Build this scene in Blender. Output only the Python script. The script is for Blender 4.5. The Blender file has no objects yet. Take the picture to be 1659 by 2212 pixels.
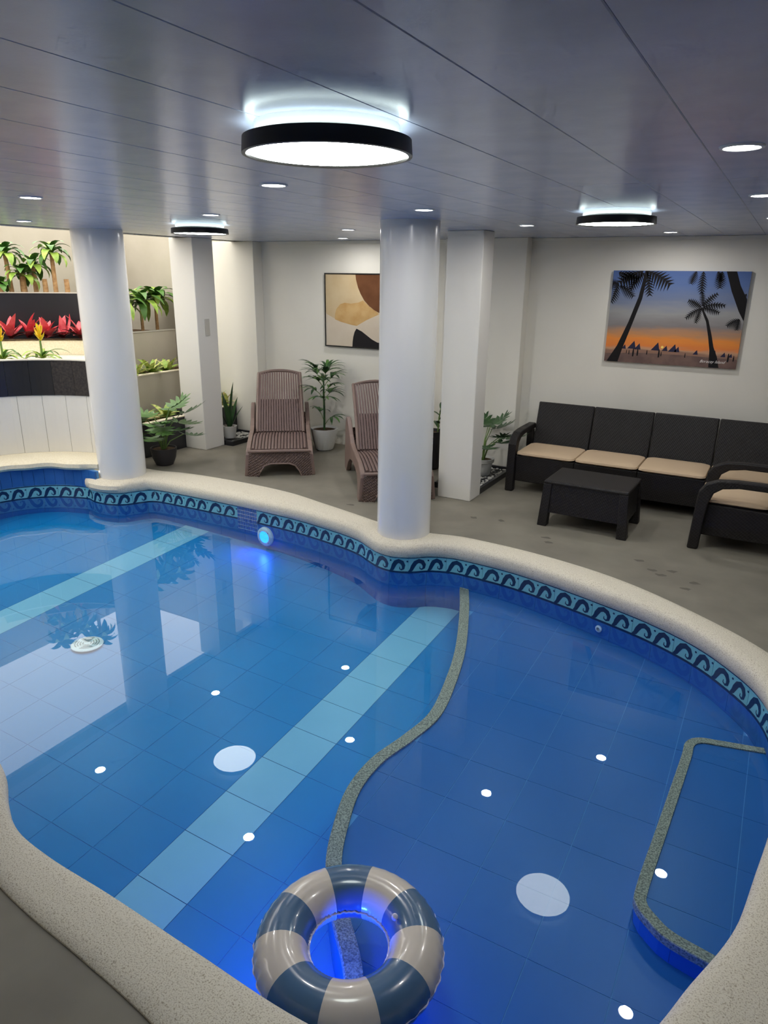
import bpy, bmesh, math, random
from mathutils import Vector, Matrix
random.seed(7)
PI = math.pi
SC = bpy.context.scene
COL = SC.collection
R = math.radians

# ---------------------------------------------------------------- camera
cam = bpy.data.cameras.new('camera'); camo = bpy.data.objects.new('camera', cam); COL.objects.link(camo)
SC.camera = camo
F_PX, PITCH, ROLL, YAW = 1520.0, R(18.56), R(0.75), R(29.0)
cam.sensor_fit = 'VERTICAL'; cam.sensor_height = 36.0; cam.lens = F_PX / 2212.0 * 36.0
cam.clip_start = 0.02
_f = Vector((0, math.cos(PITCH), -math.sin(PITCH))); _r = Vector((1, 0, 0)); _u = _r.cross(_f)
_R = math.cos(ROLL) * _r + math.sin(ROLL) * _u; _U = -math.sin(ROLL) * _r + math.cos(ROLL) * _u
_M = Matrix.Rotation(YAW, 3, 'Z'); _f, _R, _U = _M @ _f, _M @ _R, _M @ _U
camo.matrix_world = Matrix(((_R.x, _U.x, -_f.x, 0), (_R.y, _U.y, -_f.y, 0), (_R.z, _U.z, -_f.z, 2.15), (0, 0, 0, 1)))

# ---------------------------------------------------------------- world, light, exposure
SKY_STRENGTH = 3.5
SKY_COLOR = (1.0, 0.955, 0.88, 1)
DOWNLIGHT_W = 7.0
LAMP_STRENGTH = 15.0
HALO_STRENGTH = 5.0
LED_W = 9.0
EXPOSURE = 0.12
w = bpy.data.worlds.new('sky'); SC.world = w; w.use_nodes = True
bg = w.node_tree.nodes['Background']; bg.inputs[0].default_value = SKY_COLOR; bg.inputs[1].default_value = SKY_STRENGTH
SC.view_settings.view_transform = 'Standard'; SC.view_settings.look = 'None'
SC.view_settings.exposure = EXPOSURE; SC.view_settings.gamma = 1.0
SC.view_settings.use_curve_mapping = False
SC.cycles.use_denoising = True
SC.cycles.max_bounces = 6; SC.cycles.diffuse_bounces = 4; SC.cycles.glossy_bounces = 3
SC.cycles.use_adaptive_sampling = True; SC.cycles.adaptive_threshold = .09; SC.cycles.adaptive_min_samples = 12; SC.cycles.light_sampling_threshold = .02
SC.cycles.transparent_max_bounces = 8
SC.cycles.sample_clamp_indirect = 4.0
SC.cycles.caustics_reflective = False; SC.cycles.caustics_refractive = False
# sampling portal over the open garden well: gives off no light itself, only guides sky sampling
_pl = bpy.data.lights.new('sky_portal', 'AREA'); _pl.shape = 'RECTANGLE'; _pl.size = 2.5; _pl.size_y = 9.2
_pl.cycles.is_portal = True
_po = bpy.data.objects.new('sky_portal', _pl); COL.objects.link(_po); _po.location = (-7.76, 3.15, 3.0)

# ---------------------------------------------------------------- helpers
def lin(c):
    return tuple((v / 255 / 12.92) if v / 255 <= .04045 else ((v / 255 + .055) / 1.055) ** 2.4 for v in c) + (1,)
def mat(name, rgb, rough=.5, spec=.5, metal=0, var=0, vscale=8, rgb2=None, bump=0, bscale=60, emit=None, estr=0, coat=0, detail=4, lo=.35, hi=.65):
    m = bpy.data.materials.new(name); m.use_nodes = True
    nt = m.node_tree; b = nt.nodes['Principled BSDF']
    b.inputs['Base Color'].default_value = lin(rgb); b.inputs['Roughness'].default_value = rough
    b.inputs['Specular IOR Level'].default_value = spec; b.inputs['Metallic'].default_value = metal
    if coat: b.inputs['Coat Weight'].default_value = coat; b.inputs['Coat Roughness'].default_value = .05
    if emit: b.inputs['Emission Color'].default_value = lin(emit); b.inputs['Emission Strength'].default_value = estr
    tc = nt.nodes.new('ShaderNodeTexCoord')
    if rgb2 is not None:
        n = nt.nodes.new('ShaderNodeTexNoise'); n.inputs['Scale'].default_value = vscale; n.inputs['Detail'].default_value = detail
        cr = nt.nodes.new('ShaderNodeValToRGB'); cr.color_ramp.elements[0].position = lo; cr.color_ramp.elements[1].position = hi
        cr.color_ramp.elements[0].color = lin(rgb); cr.color_ramp.elements[1].color = lin(rgb2)
        nt.links.new(tc.outputs['Object'], n.inputs['Vector']); nt.links.new(n.outputs['Fac'], cr.inputs['Fac'])
        nt.links.new(cr.outputs['Color'], b.inputs['Base Color'])
    if bump:
        n2 = nt.nodes.new('ShaderNodeTexNoise'); n2.inputs['Scale'].default_value = bscale; n2.inputs['Detail'].default_value = 3
        bp = nt.nodes.new('ShaderNodeBump'); bp.inputs['Strength'].default_value = bump; bp.inputs['Distance'].default_value = .004
        nt.links.new(tc.outputs['Object'], n2.inputs['Vector']); nt.links.new(n2.outputs['Fac'], bp.inputs['Height'])
        nt.links.new(bp.outputs['Normal'], b.inputs['Normal'])
    return m
def weave(m, scale=70, strength=.7, axes=('X', 'Z'), dark=None):
    """rattan relief: crossed waves as a bump"""
    nt = m.node_tree; b = nt.nodes['Principled BSDF']; tc = nt.nodes.new('ShaderNodeTexCoord')
    sep = nt.nodes.new('ShaderNodeSeparateXYZ'); nt.links.new(tc.outputs['Object'], sep.inputs[0])
    def mth(op, a, bb=None):
        n = nt.nodes.new('ShaderNodeMath'); n.operation = op
        for i, v in enumerate((a, bb)):
            if v is None: continue
            if isinstance(v, (int, float)): n.inputs[i].default_value = v
            else: nt.links.new(v, n.inputs[i])
        return n.outputs[0]
    horiz = mth('ADD', sep.outputs['X'], sep.outputs['Y'])
    s1 = mth('SINE', mth('MULTIPLY', horiz, scale * 2)); s2 = mth('SINE', mth('MULTIPLY', mth('ADD', sep.outputs['Z'], mth('MULTIPLY', mth('SUBTRACT', sep.outputs['X'], sep.outputs['Y']), .3)), scale * 2))
    h = mth('MULTIPLY', s1, s2)
    bp = nt.nodes.new('ShaderNodeBump'); bp.inputs['Strength'].default_value = strength; bp.inputs['Distance'].default_value = .006
    nt.links.new(h, bp.inputs['Height']); nt.links.new(bp.outputs['Normal'], b.inputs['Normal'])
    if dark is not None:
        mx = nt.nodes.new('ShaderNodeMix'); mx.data_type = 'RGBA'
        fac = mth('ADD', mth('MULTIPLY', h, .5), .5); nt.links.new(fac, mx.inputs['Factor'])
        mx.inputs['A'].default_value = lin(dark); mx.inputs['B'].default_value = tuple(b.inputs['Base Color'].default_value)
        nt.links.new(mx.outputs['Result'], b.inputs['Base Color'])
    return m

def tag(o, label=None, cat=None, group=None, kind=None):
    if label: o['label'] = label
    if cat: o['category'] = cat
    if group: o['group'] = group
    if kind: o['kind'] = kind
    return o
def empty(name, loc=(0, 0, 0), rz=0, parent=None):
    o = bpy.data.objects.new(name, None); COL.objects.link(o); o.location = loc; o.rotation_euler = (0, 0, rz)
    o.empty_display_size = .1
    if parent: o.parent = parent
    return o
class MB:
    def __init__(s): s.v = []; s.f = []; s.m = []
    def add(s, vs, fs, mi=0, M=None):
        k = len(s.v)
        s.v += [tuple(M @ Vector(p)) if M else tuple(p) for p in vs]
        s.f += [tuple(i + k for i in f) for f in fs]; s.m += [mi] * len(fs); return s
    def box(s, x0, x1, y0, y1, z0, z1, mi=0, M=None):
        vs = [(x, y, z) for z in (z0, z1) for y in (y0, y1) for x in (x0, x1)]
        return s.add(vs, [(0, 2, 3, 1), (4, 5, 7, 6), (0, 1, 5, 4), (2, 6, 7, 3), (0, 4, 6, 2), (1, 3, 7, 5)], mi, M)
    def hexa(s, bot, top, mi=0, M=None):
        """8 corners: bottom loop and top loop, counter-clockwise from above"""
        n = len(bot)
        return s.add(list(bot) + list(top), [tuple(reversed(range(n))), tuple(range(n, 2 * n))] + [(i, (i + 1) % n, n + (i + 1) % n, n + i) for i in range(n)], mi, M)
    def prism(s, poly, z0, z1, mi=0, M=None):
        return s.hexa([(x, y, z0) for x, y in poly], [(x, y, z1) for x, y in poly], mi, M)
    def lathe(s, prof, n=24, mi=0, M=None, a0=0, a1=2 * PI, cap=False):
        full = abs(a1 - a0 - 2 * PI) < 1e-6; m = n if full else n + 1
        vs = [(r * math.cos(a0 + (a1 - a0) * i / n), r * math.sin(a0 + (a1 - a0) * i / n), z) for r, z in prof for i in range(m)]
        fs = []
        for j in range(len(prof) - 1):
            for i in range(n):
                i2 = (i + 1) % m
                fs.append((j * m + i, j * m + i2, (j + 1) * m + i2, (j + 1) * m + i))
        if cap: fs += [tuple(reversed(range(m))), tuple(range((len(prof) - 1) * m, len(prof) * m))]
        return s.add(vs, fs, mi, M)
    def loft(s, rings, closed=False, cap=False, mi=0, M=None):
        n = len(rings[0]); vs = [p for r in rings for p in r]; fs = []
        for j in range(len(rings) - 1):
            for i in range(n if closed else n - 1):
                i2 = (i + 1) % n; fs.append((j * n + i, j * n + i2, (j + 1) * n + i2, (j + 1) * n + i))
        if cap: fs += [tuple(reversed(range(n))), tuple(range((len(rings) - 1) * n, len(rings) * n))]
        return s.add(vs, fs, mi, M)
    def tube(s, path, rad, n=8, mi=0, M=None):
        P = [Vector(p) for p in path]; rings = []
        rs = rad if isinstance(rad, (list, tuple)) else [rad] * len(P)
        for i, p in enumerate(P):
            t = (P[min(i + 1, len(P) - 1)] - P[max(i - 1, 0)]).normalized()
            a = Vector((0, 0, 1)) if abs(t.z) < .9 else Vector((1, 0, 0))
            x = t.cross(a).normalized(); y = t.cross(x)
            rings.append([p + (x * math.cos(2 * PI * k / n) + y * math.sin(2 * PI * k / n)) * rs[i] for k in range(n)])
        return s.loft(rings, closed=True, cap=True, mi=mi, M=M)
    def mesh(s, name, mats, smooth=False):
        me = bpy.data.meshes.new(name); me.from_pydata(s.v, [], s.f)
        for m in (mats if isinstance(mats, (list, tuple)) else [mats]): me.materials.append(m)
        me.polygons.foreach_set('material_index', s.m)
        bm = bmesh.new(); bm.from_mesh(me); bmesh.ops.recalc_face_normals(bm, faces=bm.faces); bm.to_mesh(me); bm.free()
        if smooth:
            me.polygons.foreach_set('use_smooth', [True] * len(me.polygons)); me.update()
            try: me.set_sharp_from_angle(angle=R(38))
            except Exception: pass
        me.update(); return me
    def build(s, name, mats, parent=None, smooth=False, bevel=0, loc=None, rz=0, seg=2):
        o = bpy.data.objects.new(name, s.mesh(name, mats, smooth)); COL.objects.link(o)
        if loc: o.location = loc
        if rz: o.rotation_euler = (0, 0, rz)
        if parent: o.parent = parent
        if bevel:
            b = o.modifiers.new('bevel', 'BEVEL'); b.width = bevel; b.segments = seg; b.limit_method = 'ANGLE'; b.angle_limit = R(40)
        return o
def inst(name, me, parent, loc=(0, 0, 0), rz=0):
    o = bpy.data.objects.new(name, me); COL.objects.link(o); o.parent = parent; o.location = loc; o.rotation_euler = (0, 0, rz); return o
def copy_tree(o, parent=None):
    c = o.copy(); COL.objects.link(c); c.parent = parent
    for ch in [x for x in bpy.data.objects if x.parent == o]: copy_tree(ch, c)
    return c
def catmull(P, n, closed=True):
    out = []; N = len(P); rng = range(N) if closed else range(N - 1)
    for i in rng:
        g = (lambda k: P[k % N]) if closed else (lambda k: P[max(0, min(N - 1, k))])
        p0, p1, p2, p3 = g(i - 1), g(i), g(i + 1), g(i + 2)
        for k in range(n):
            t = k / n
            out.append(tuple(.5 * (2 * b + (c - a) * t + (2 * a - 5 * b + 4 * c - d) * t * t + (3 * b - a - 3 * c + d) * t ** 3) for a, b, c, d in zip(p0, p1, p2, p3)))
    if not closed: out.append(tuple(P[-1]))
    return out
def clip_rect(poly, x0, x1, y0, y1):
    for ax, lim, sg in ((0, x0, 1), (0, x1, -1), (1, y0, 1), (1, y1, -1)):
        out = []
        for i in range(len(poly)):
            a, b = poly[i - 1], poly[i]; ia = (a[ax] - lim) * sg >= 0; ib = (b[ax] - lim) * sg >= 0
            if ia != ib:
                t = (lim - a[ax]) / (b[ax] - a[ax]); out.append((a[0] + (b[0] - a[0]) * t, a[1] + (b[1] - a[1]) * t))
            if ib: out.append(b)
        poly = out
        if not poly: return []
    return poly
def area2(p): return sum(p[i - 1][0] * p[i][1] - p[i][0] * p[i - 1][1] for i in range(len(p))) / 2

# ---------------------------------------------------------------- materials
M = {}
M['wall'] = mat('wall_paint', (233, 230, 220), .55, .3, rgb2=(228, 225, 215), vscale=1.3, bump=.03, bscale=40)
M['garden_wall_dimmed'] = mat('dimmed_wall_paint', (182, 175, 162), .7, .2, rgb2=(172, 165, 151), vscale=1.6, bump=.05, bscale=40)  # same wall paint, darkened in colour to hold down the bright sky light
M['column'] = mat('column_gloss_paint', (228, 227, 224), .22, .5)
M['pillar'] = mat('pillar_paint', (224, 222, 216), .5, .3)
M['ceiling'] = mat('ceiling_board', (178, 186, 210), .22, .5, rgb2=(168, 177, 202), vscale=6, bump=.05, bscale=90)
M['ceiling_back'] = mat('ceiling_backing', (60, 62, 70), .8)
M['deck'] = mat('deck_screed', (132, 127, 115), .62, .3, rgb2=(120, 115, 104), vscale=2.5, bump=.06, bscale=50)
M['stain'] = mat('deck_stain', (102, 97, 89), .7, .2)
M['coping'] = mat('pebble_wash', (220, 213, 196), .75, .2, rgb2=(164, 152, 130), vscale=190, bump=.5, bscale=220, detail=2, lo=.5, hi=.72)
M['ledge'] = mat('ledge_washout', (232, 224, 202), .7, .2, rgb2=(220, 210, 184), vscale=60, bump=.3, bscale=160)
M['nosing'] = mat('granite_nosing', (184, 176, 158), .7, .2, rgb2=(112, 108, 100), vscale=130, bump=.3, bscale=180, detail=2)
M['tile_deep'] = mat('blue_floor_tile', (20, 130, 192), .35, .3, rgb2=(17, 123, 185), vscale=1.2)
M['tile_shelf'] = mat('royal_blue_tile', (36, 102, 172), .35, .3, rgb2=(33, 97, 166), vscale=1.2)
M['tile_strip'] = mat('pale_aqua_tile', (134, 190, 216), .35, .3, rgb2=(128, 184, 211), vscale=2)
M['tile_riser'] = mat('riser_blue_tile', (44, 100, 172), .3, .4)
M['grout'] = mat('light_grout', (96, 150, 205), .8, .2)
M['grout_dark'] = mat('dark_grout', (30, 66, 110), .8, .2)
M['frieze'] = mat('frieze_tile_pale', (120, 190, 206), .2, .5)
M['navy'] = mat('frieze_navy_print', (18, 44, 86), .25, .5)
M['mosaic'] = mat('mosaic_tile', (44, 84, 160), .2, .5, rgb2=(90, 120, 180), vscale=40)
M['white'] = mat('white_plastic', (232, 232, 230), .35, .4)
M['grey'] = mat('grey_plastic', (150, 150, 148), .5, .3)
M['black'] = mat('black_metal', (22, 20, 20), .35, .4)
M['blacktile'] = mat('black_wall_tile', (34, 35, 40), .3, .5, bump=.1, bscale=30)
M['blackstone'] = mat('black_rough_tile', (58, 52, 50), .6, .4, rgb2=(32, 30, 32), vscale=45, bump=.8, bscale=70)
M['whitetile'] = mat('white_wall_tile', (224, 222, 216), .25, .4)
M['whitegrout'] = mat('pale_grout', (190, 186, 176), .8, .2)
M['soil'] = mat('garden_soil', (92, 74, 56), .9, .1, rgb2=(56, 44, 34), vscale=30, bump=.8, bscale=60)
M['pebble'] = mat('white_pebble', (190, 188, 182), .6, .3)
M['pebble_d'] = mat('dark_pebble', (54, 54, 56), .5, .4)
M['rattan_brown'] = weave(mat('brown_rattan', (118, 98, 92), .5, .35), 110, .7, dark=(66, 52, 48))
M['brown_smooth'] = mat('brown_resin', (126, 106, 98), .42, .4)
M['brown_slat'] = mat('brown_slat', (112, 92, 88), .45, .4, bump=.1, bscale=90)
M['rattan_black'] = weave(mat('black_rattan', (38, 35, 35), .5, .3), 110, .15, dark=(26, 24, 25))
M['cushion'] = mat('beige_cushion', (206, 182, 152), .85, .15, bump=.15, bscale=220)
M['pot_dark'] = mat('charcoal_pot', (52, 50, 52), .5, .3)
M['pot_white'] = mat('white_pot', (222, 222, 218), .35, .4)
M['leaf'] = mat('green_leaf', (62, 104, 44), .4, .4, rgb2=(84, 126, 54), vscale=12)
M['leaf_dark'] = mat('dark_green_leaf', (36, 66, 36), .4, .4, rgb2=(54, 88, 46), vscale=12)
M['leaf_lime'] = mat('lime_leaf', (120, 156, 60), .4, .4, rgb2=(160, 186, 84), vscale=14)
M['leaf_var'] = mat('variegated_leaf', (206, 206, 130), .45, .3, rgb2=(130, 160, 70), vscale=22, lo=.45, hi=.6)
M['leaf_pale'] = mat('pale_straw_leaf', (226, 206, 162), .5, .3, rgb2=(196, 182, 116), vscale=22)
M['leaf_red'] = mat('crimson_leaf', (198, 52, 66), .4, .4, rgb2=(226, 110, 116), vscale=10)
M['leaf_maroon'] = mat('maroon_leaf', (84, 32, 38), .4, .4, rgb2=(120, 54, 54), vscale=10)
M['bract'] = mat('yellow_bract', (238, 208, 40), .45, .3, rgb2=(222, 180, 30), vscale=20)
M['cane'] = mat('tan_cane', (182, 146, 104), .8, .2, rgb2=(150, 116, 80), vscale=30)
M['stem'] = mat('green_stem', (106, 132, 70), .5, .3)
M['vinyl_blue'] = mat('slate_blue_vinyl', (74, 104, 136), .22, .5, coat=.4)
M['vinyl_cream'] = mat('cream_vinyl', (206, 196, 184), .22, .5, coat=.4)
M['vinyl_clear'] = mat('clear_vinyl_seam', (200, 200, 226), .15, .5)
M['lamp_emit'] = mat('lamp_diffuser', (255, 255, 255), .5, emit=(246, 255, 248), estr=LAMP_STRENGTH)
M['halo_emit'] = mat('lamp_halo', (255, 255, 255), .5, emit=(236, 255, 250), estr=HALO_STRENGTH)
M['dl_emit'] = mat('downlight_lens', (255, 255, 255), .5, emit=(255, 255, 252), estr=20)
M['led_emit'] = mat('blue_led_lens', (40, 160, 255), .3, emit=(40, 130, 255), estr=3)

M['dl_emit'].cycles.emission_sampling = 'NONE'
M['led_emit'].cycles.emission_sampling = 'NONE'
# ---------------------------------------------------------------- pool outline (inner edge, outer edge of the coping)
AC = (-6.41, 4.12)                      # centre of the round alcove
def arc(a, r): return (AC[0] + r * math.cos(R(a)), AC[1] + r * math.sin(R(a)))
alc = [arc(a, .78) + arc(a, 1.12) for a in (205, 192, 178, 164, 150, 136, 122, 108)]
pairs = alc + [
    (-6.47, 4.915, -6.60, 5.34), (-6.32, 4.875, -6.42, 5.50), (-6.12, 4.885, -6.25, 5.53), (-5.96, 4.97, -6.08, 5.54), (-5.87, 5.12, -5.90, 5.56),
    (-5.75, 5.225, -5.68, 5.61), (-5.3, 5.25, -5.3, 5.655), (-4.7, 5.255, -4.75, 5.665), (-4.2, 5.24, -4.2, 5.62), (-3.8, 5.21, -3.73, 5.50),
    (-3.3, 5.12, -3.3, 5.385), (-3.05, 5.045, -3.0, 5.30), (-2.9, 4.96, -2.85, 5.28), (-2.75, 4.885, -2.72, 5.275), (-2.6, 4.87, -2.6, 5.275),
    (-2.46, 4.93, -2.5, 5.275), (-2.34, 5.03, -2.4, 5.285), (-2.2, 5.085, -2.25, 5.32), (-2.065, 5.10, -2.1, 5.335), (-1.647, 5.067, -1.69, 5.31),
    (-1.239, 4.968, -1.30, 5.25), (-.861, 4.847, -.90, 5.14), (-.516, 4.715, -.53, 4.97), (-.197, 4.531, -.10, 4.70), (.037, 4.309, .18, 4.48),
    (.197, 4.087, .40, 4.22), (.29, 3.8, .54, 3.88), (.325, 3.4, .60, 3.42), (.315, 3.0, .61, 3.0), (.265, 2.6, .60, 2.55), (.205, 2.25, .53, 2.16),
    (.095, 1.95, .42, 1.81), (-.03, 1.66, .22, 1.46), (-.26, 1.43, -.08, 1.15), (-.58, 1.27, -.52, .95), (-.95, 1.22, -.95, .93), (-1.4, 1.235, -1.36, 1.0),
    (-1.8, 1.25, -1.72, 1.035), (-2.15, 1.255, -2.0, 1.055), (-2.4, 1.285, -2.25, 1.09), (-2.6, 1.37, -2.55, 1.17), (-2.85, 1.49, -2.95, 1.16),
    (-3.25, 1.58, -3.3, 1.24), (-3.9, 1.6, -3.95, 1.32), (-4.9, 1.75, -5.0, 1.48), (-5.9, 2.1, -6.05, 1.85), (-6.7, 2.7, -6.95, 2.5), (-7.1, 3.3, -7.4, 3.15)]
NS = 8
dense = catmull(pairs, NS)
INNER = [(p[0], p[1]) for p in dense]; OUTER = [(p[2], p[3]) for p in dense]
NA = len(alc) * NS                       # dense samples belonging to the alcove
_N = len(INNER)
CUM = [0.0]
for i in range(_N): CUM.append(CUM[-1] + math.dist(INNER[i], INNER[(i + 1) % _N]))
PERIM = CUM[-1]
def at_s(s):
    s %= PERIM
    lo, hi = 0, _N
    while hi - lo > 1:
        m = (lo + hi) // 2
        if CUM[m] <= s: lo = m
        else: hi = m
    t = (s - CUM[lo]) / max(1e-9, CUM[lo + 1] - CUM[lo]); a, b = INNER[lo], INNER[(lo + 1) % _N]
    p = (a[0] + (b[0] - a[0]) * t, a[1] + (b[1] - a[1]) * t)
    a, b = INNER[(lo - 1) % _N], INNER[(lo + 2) % _N]; dx, dy = b[0] - a[0], b[1] - a[1]; L = math.hypot(dx, dy)
    return p, (-dy / L, dx / L)          # clockwise loop: this normal points out of the pool
def s_near(x, y):
    i = min(range(_N), key=lambda k: math.dist(INNER[k], (x, y))); return CUM[i]
if area2(INNER) > 0: raise RuntimeError('outline orientation')
ZW = -.235
CEIL = 2.55
YB = 7.80

# ---------------------------------------------------------------- room shell
def fill_with_hole(name, outer, hole, z, m):
    bm = bmesh.new(); es = []
    for loop in (outer, hole):
        vs = [bm.verts.new((x, y, z)) for x, y in loop]
        es += [bm.edges.new((vs[i - 1], vs[i])) for i in range(len(vs))]
    bmesh.ops.triangle_fill(bm, use_beauty=True, use_dissolve=False, edges=es)
    bmesh.ops.recalc_face_normals(bm, faces=bm.faces)
    if sum(f.normal.z for f in bm.faces) < 0: bmesh.ops.reverse_faces(bm, faces=bm.faces)
    me = bpy.data.meshes.new(name); bm.to_mesh(me); bm.free(); me.materials.append(m)
    o = bpy.data.objects.new(name, me); COL.objects.link(o); return o
hole = [((o[0] * .97 + i[0] * .03), (o[1] * .97 + i[1] * .03)) for i, o in zip(INNER, OUTER)]
floor = tag(fill_with_hole('floor', [(-9, -1.5), (3.6, -1.5), (3.6, YB), (-9, YB)], hole, 0, M['deck']), kind='structure')
def wallbox(name, *a, m='wall'):
    return tag(MB().box(*a).build(name, M[m]), kind='structure')
wallbox('wall_back', -6.9, 3.6, YB, YB + .2, -.2, 3.0)
wallbox('wall_right', 3.6, 3.8, -1.7, YB + .2, -.2, 3.0)
wallbox('wall_front', -9.2, 3.8, -1.7, -1.5, -.2, 2.6)
wallbox('wall_left', -9.2, -9.0, -1.5, YB + .2, -.2, 2.73, m='garden_wall_dimmed')
wallbox('wall_garden_end', -9.0, -6.9, YB, YB + .2, -.2, 2.95, m='garden_wall_dimmed')
# wall piers
tag(MB().box(-7.4, -6.21, 7.62, YB, 0, CEIL).build('trim_1', M['wall'], bevel=.006), kind='structure')
tag(MB().box(-3.5, -2.55, 7.64, YB, 0, CEIL).build('trim_2', M['wall'], bevel=.006), kind='structure')
tag(MB().box(-6.21, -3.5, YB - .02, YB, CEIL - .035, CEIL - .002).build('trim_3', M['wall']), kind='structure')
tag(MB().box(-2.55, 3.6, YB - .02, YB, CEIL - .035, CEIL - .002).build('trim_4', M['wall']), kind='structure')
# ceiling slab and its boards
XE = -6.52
ceil = tag(MB().box(XE, 3.6, -1.5, YB, CEIL + .008, 3.0).build('ceiling', M['ceiling_back']), kind='structure')
tag(MB().box(XE - .05, XE - .002, -1.5, YB, CEIL - .004, 3.0).build('trim_5', M['wall'], bevel=.004), kind='structure')
x = -.33 - .335 * 18
for k in range(31):
    a, b = max(x, XE), min(x + .335, 3.6)
    for y0, y1 in ((-1.49, 3.499), (3.501, YB - .005)):
        if b - a > .02:
            c = .0025
            MB().loft([[(a + .0003, y, CEIL + .008), (a + .0003, y, CEIL + c), (a + .0003 + c, y, CEIL), (b - .0003 - c, y, CEIL), (b - .0003, y, CEIL + c), (b - .0003, y, CEIL + .008)] for y in (y0, y1)], cap=True).build('ceiling_board', M['ceiling'], ceil)
    x += .335

# ---------------------------------------------------------------- columns and pillars
def column(x, y, r, label, z0=0.0):
    o = MB().lathe([(r, 0), (r, CEIL - z0)], n=64, cap=True).build('round_column', M['column'], smooth=True, loc=(x, y, z0))
    return tag(o, label, 'column')
column(-6.21, 5.196, .25, 'tall round white column at the curved bench, beside the dark potted plant', .022)
column(-2.671, 5.177, .231, 'round white column on the pool edge in the middle of the picture', .022)
column(-3.03, 1.36, .23, 'round white column barely peeking in at the left edge above the near coping', .022)
o = MB().box(-.185, .185, -.175, .175, 0, CEIL).build('square_pillar', M['pillar'], bevel=.008, loc=(-6.45, 6.755, 0))
tag(o, 'square white pillar with a switch plate, beside the black planter', 'pillar')
sw = MB().box(.185, .193, -.05, .03, 1.42, 1.62).build('switch_plate', M['whitegrout'], o, bevel=.003)
o = MB().box(-.18, .18, -.135, .135, 0, CEIL).build('square_pillar', M['pillar'], bevel=.008, loc=(-2.705, 6.47, 0))
tag(o, 'square white pillar between the sofa corner and the middle round column', 'pillar')

# ---------------------------------------------------------------- swimming pool
pool = tag(empty('swimming_pool', (0, 0, 0)), 'free-form indoor pool lined with blue tiles under a cream pebble coping', 'swimming pool')
# coping
prof = [(.02, -.108), (-.05, -.092), (-.085, -.055), (-.07, -.015), (-.02, .006), (.08, .02), (.3, .026), (.7, .026), (.92, .02), (.99, .008), (1.0, -.02)]
rings = []
for i in range(NA, _N + 1):
    a, b = INNER[i % _N], OUTER[i % _N]
    rings.append([(a[0] + (b[0] - a[0]) * t, a[1] + (b[1] - a[1]) * t, z) for t, z in prof])
MB().loft(rings, cap=True).build('coping', M['coping'], pool, smooth=True)
# frieze of printed tiles and the wall tiles below it
def strip_on_wall(s0, s1, z0, z1, thick, n=4, off=0.0, mi=0, mb=None):
    mb = mb or MB(); rr = []
    for k in range(n + 1):
        p, nn = at_s(s0 + (s1 - s0) * k / n)
        q = lambda d, z: (p[0] + nn[0] * d, p[1] + nn[1] * d, z)
        rr.append([q(off, z0), q(off, z1), q(off + thick, z1), q(off + thick, z0)])
    return mb.loft(rr, closed=True, cap=True, mi=mi)
F0, F1 = -.245, -.098
CURL = [(.0, .10, .10), (.12, .22, .20), (.20, .44, .25), (.32, .66, .26), (.50, .75, .26), (.68, .67, .25), (.78, .48, .21), (.76, .29, .15), (.66, .22, .09), (.55, .28, .06), (.56, .40, .04)]
def frieze_tile(s0, s1, parent):
    mb = strip_on_wall(s0 + .0012, s1 - .0012, F0, F1, .012, 6)
    H = F1 - F0; L = s1 - s0
    def P(u, v, d=-.0012):
        p, nn = at_s(s0 + L * u); return (p[0] + nn[0] * d, p[1] + nn[1] * d, F0 + H * v)
    for c0, cw in ((.02, .52), (.53, .45)):
        L1, L2 = [], []
        C = [(c0 + cw * u, v, wd) for u, v, wd in CURL]
        for i in range(len(C)):
            a, b = C[max(0, i - 1)], C[min(len(C) - 1, i + 1)]
            dx, dy = (b[0] - a[0]) * L, (b[1] - a[1]) * H; q = math.hypot(dx, dy); nx, ny = -dy / q, dx / q
            hw = C[i][2] * H * .5
            L1.append(P(C[i][0] + nx * hw / L, C[i][1] + ny * hw / H)); L2.append(P(C[i][0] - nx * hw / L, C[i][1] - ny * hw / H))
        mb.add(L1 + L2, [(i, i + 1, len(C) + i + 1, len(C) + i) for i in range(len(C) - 1)], 1)
        ctr = (c0 + cw * .99, .74); dd = [P(ctr[0] + .028 * math.cos(k * PI / 3), ctr[1] + .055 * math.sin(k * PI / 3)) for k in range(6)]
        mb.add(dd, [tuple(range(6))], 1)
    for v0, v1 in ((0.0, .12), (.925, 1.0)):
        pts = [P(k / 6, v) for k in range(7) for v in (v0, v1)]
        mb.add(pts, [(2 * k, 2 * k + 2, 2 * k + 3, 2 * k + 1) for k in range(6)], 1)
    return mb.build('frieze_tile', [M['frieze'], M['navy']], parent)
def zdeep(x, y): return -.74 - .037 * (x + 2) + .047 * (y - 1.65)
def zshelf(x, y): return -.44 + .025 * (y - 2)
fr = empty('frieze', parent=pool)
nt_ = round(PERIM / .33); TL = PERIM / nt_
m0, m1 = s_near(-4.66, 5.25), s_near(-4.36, 5.25)
mos_a, mos_b = m0, m1
k0 = m1
kk = 0
s = m1
while s + TL * .5 < PERIM + m0:
    e = s + TL
    if e > PERIM + m0 - TL * .4: e = PERIM + m0
    frieze_tile(s, e, fr); s = e
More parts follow.
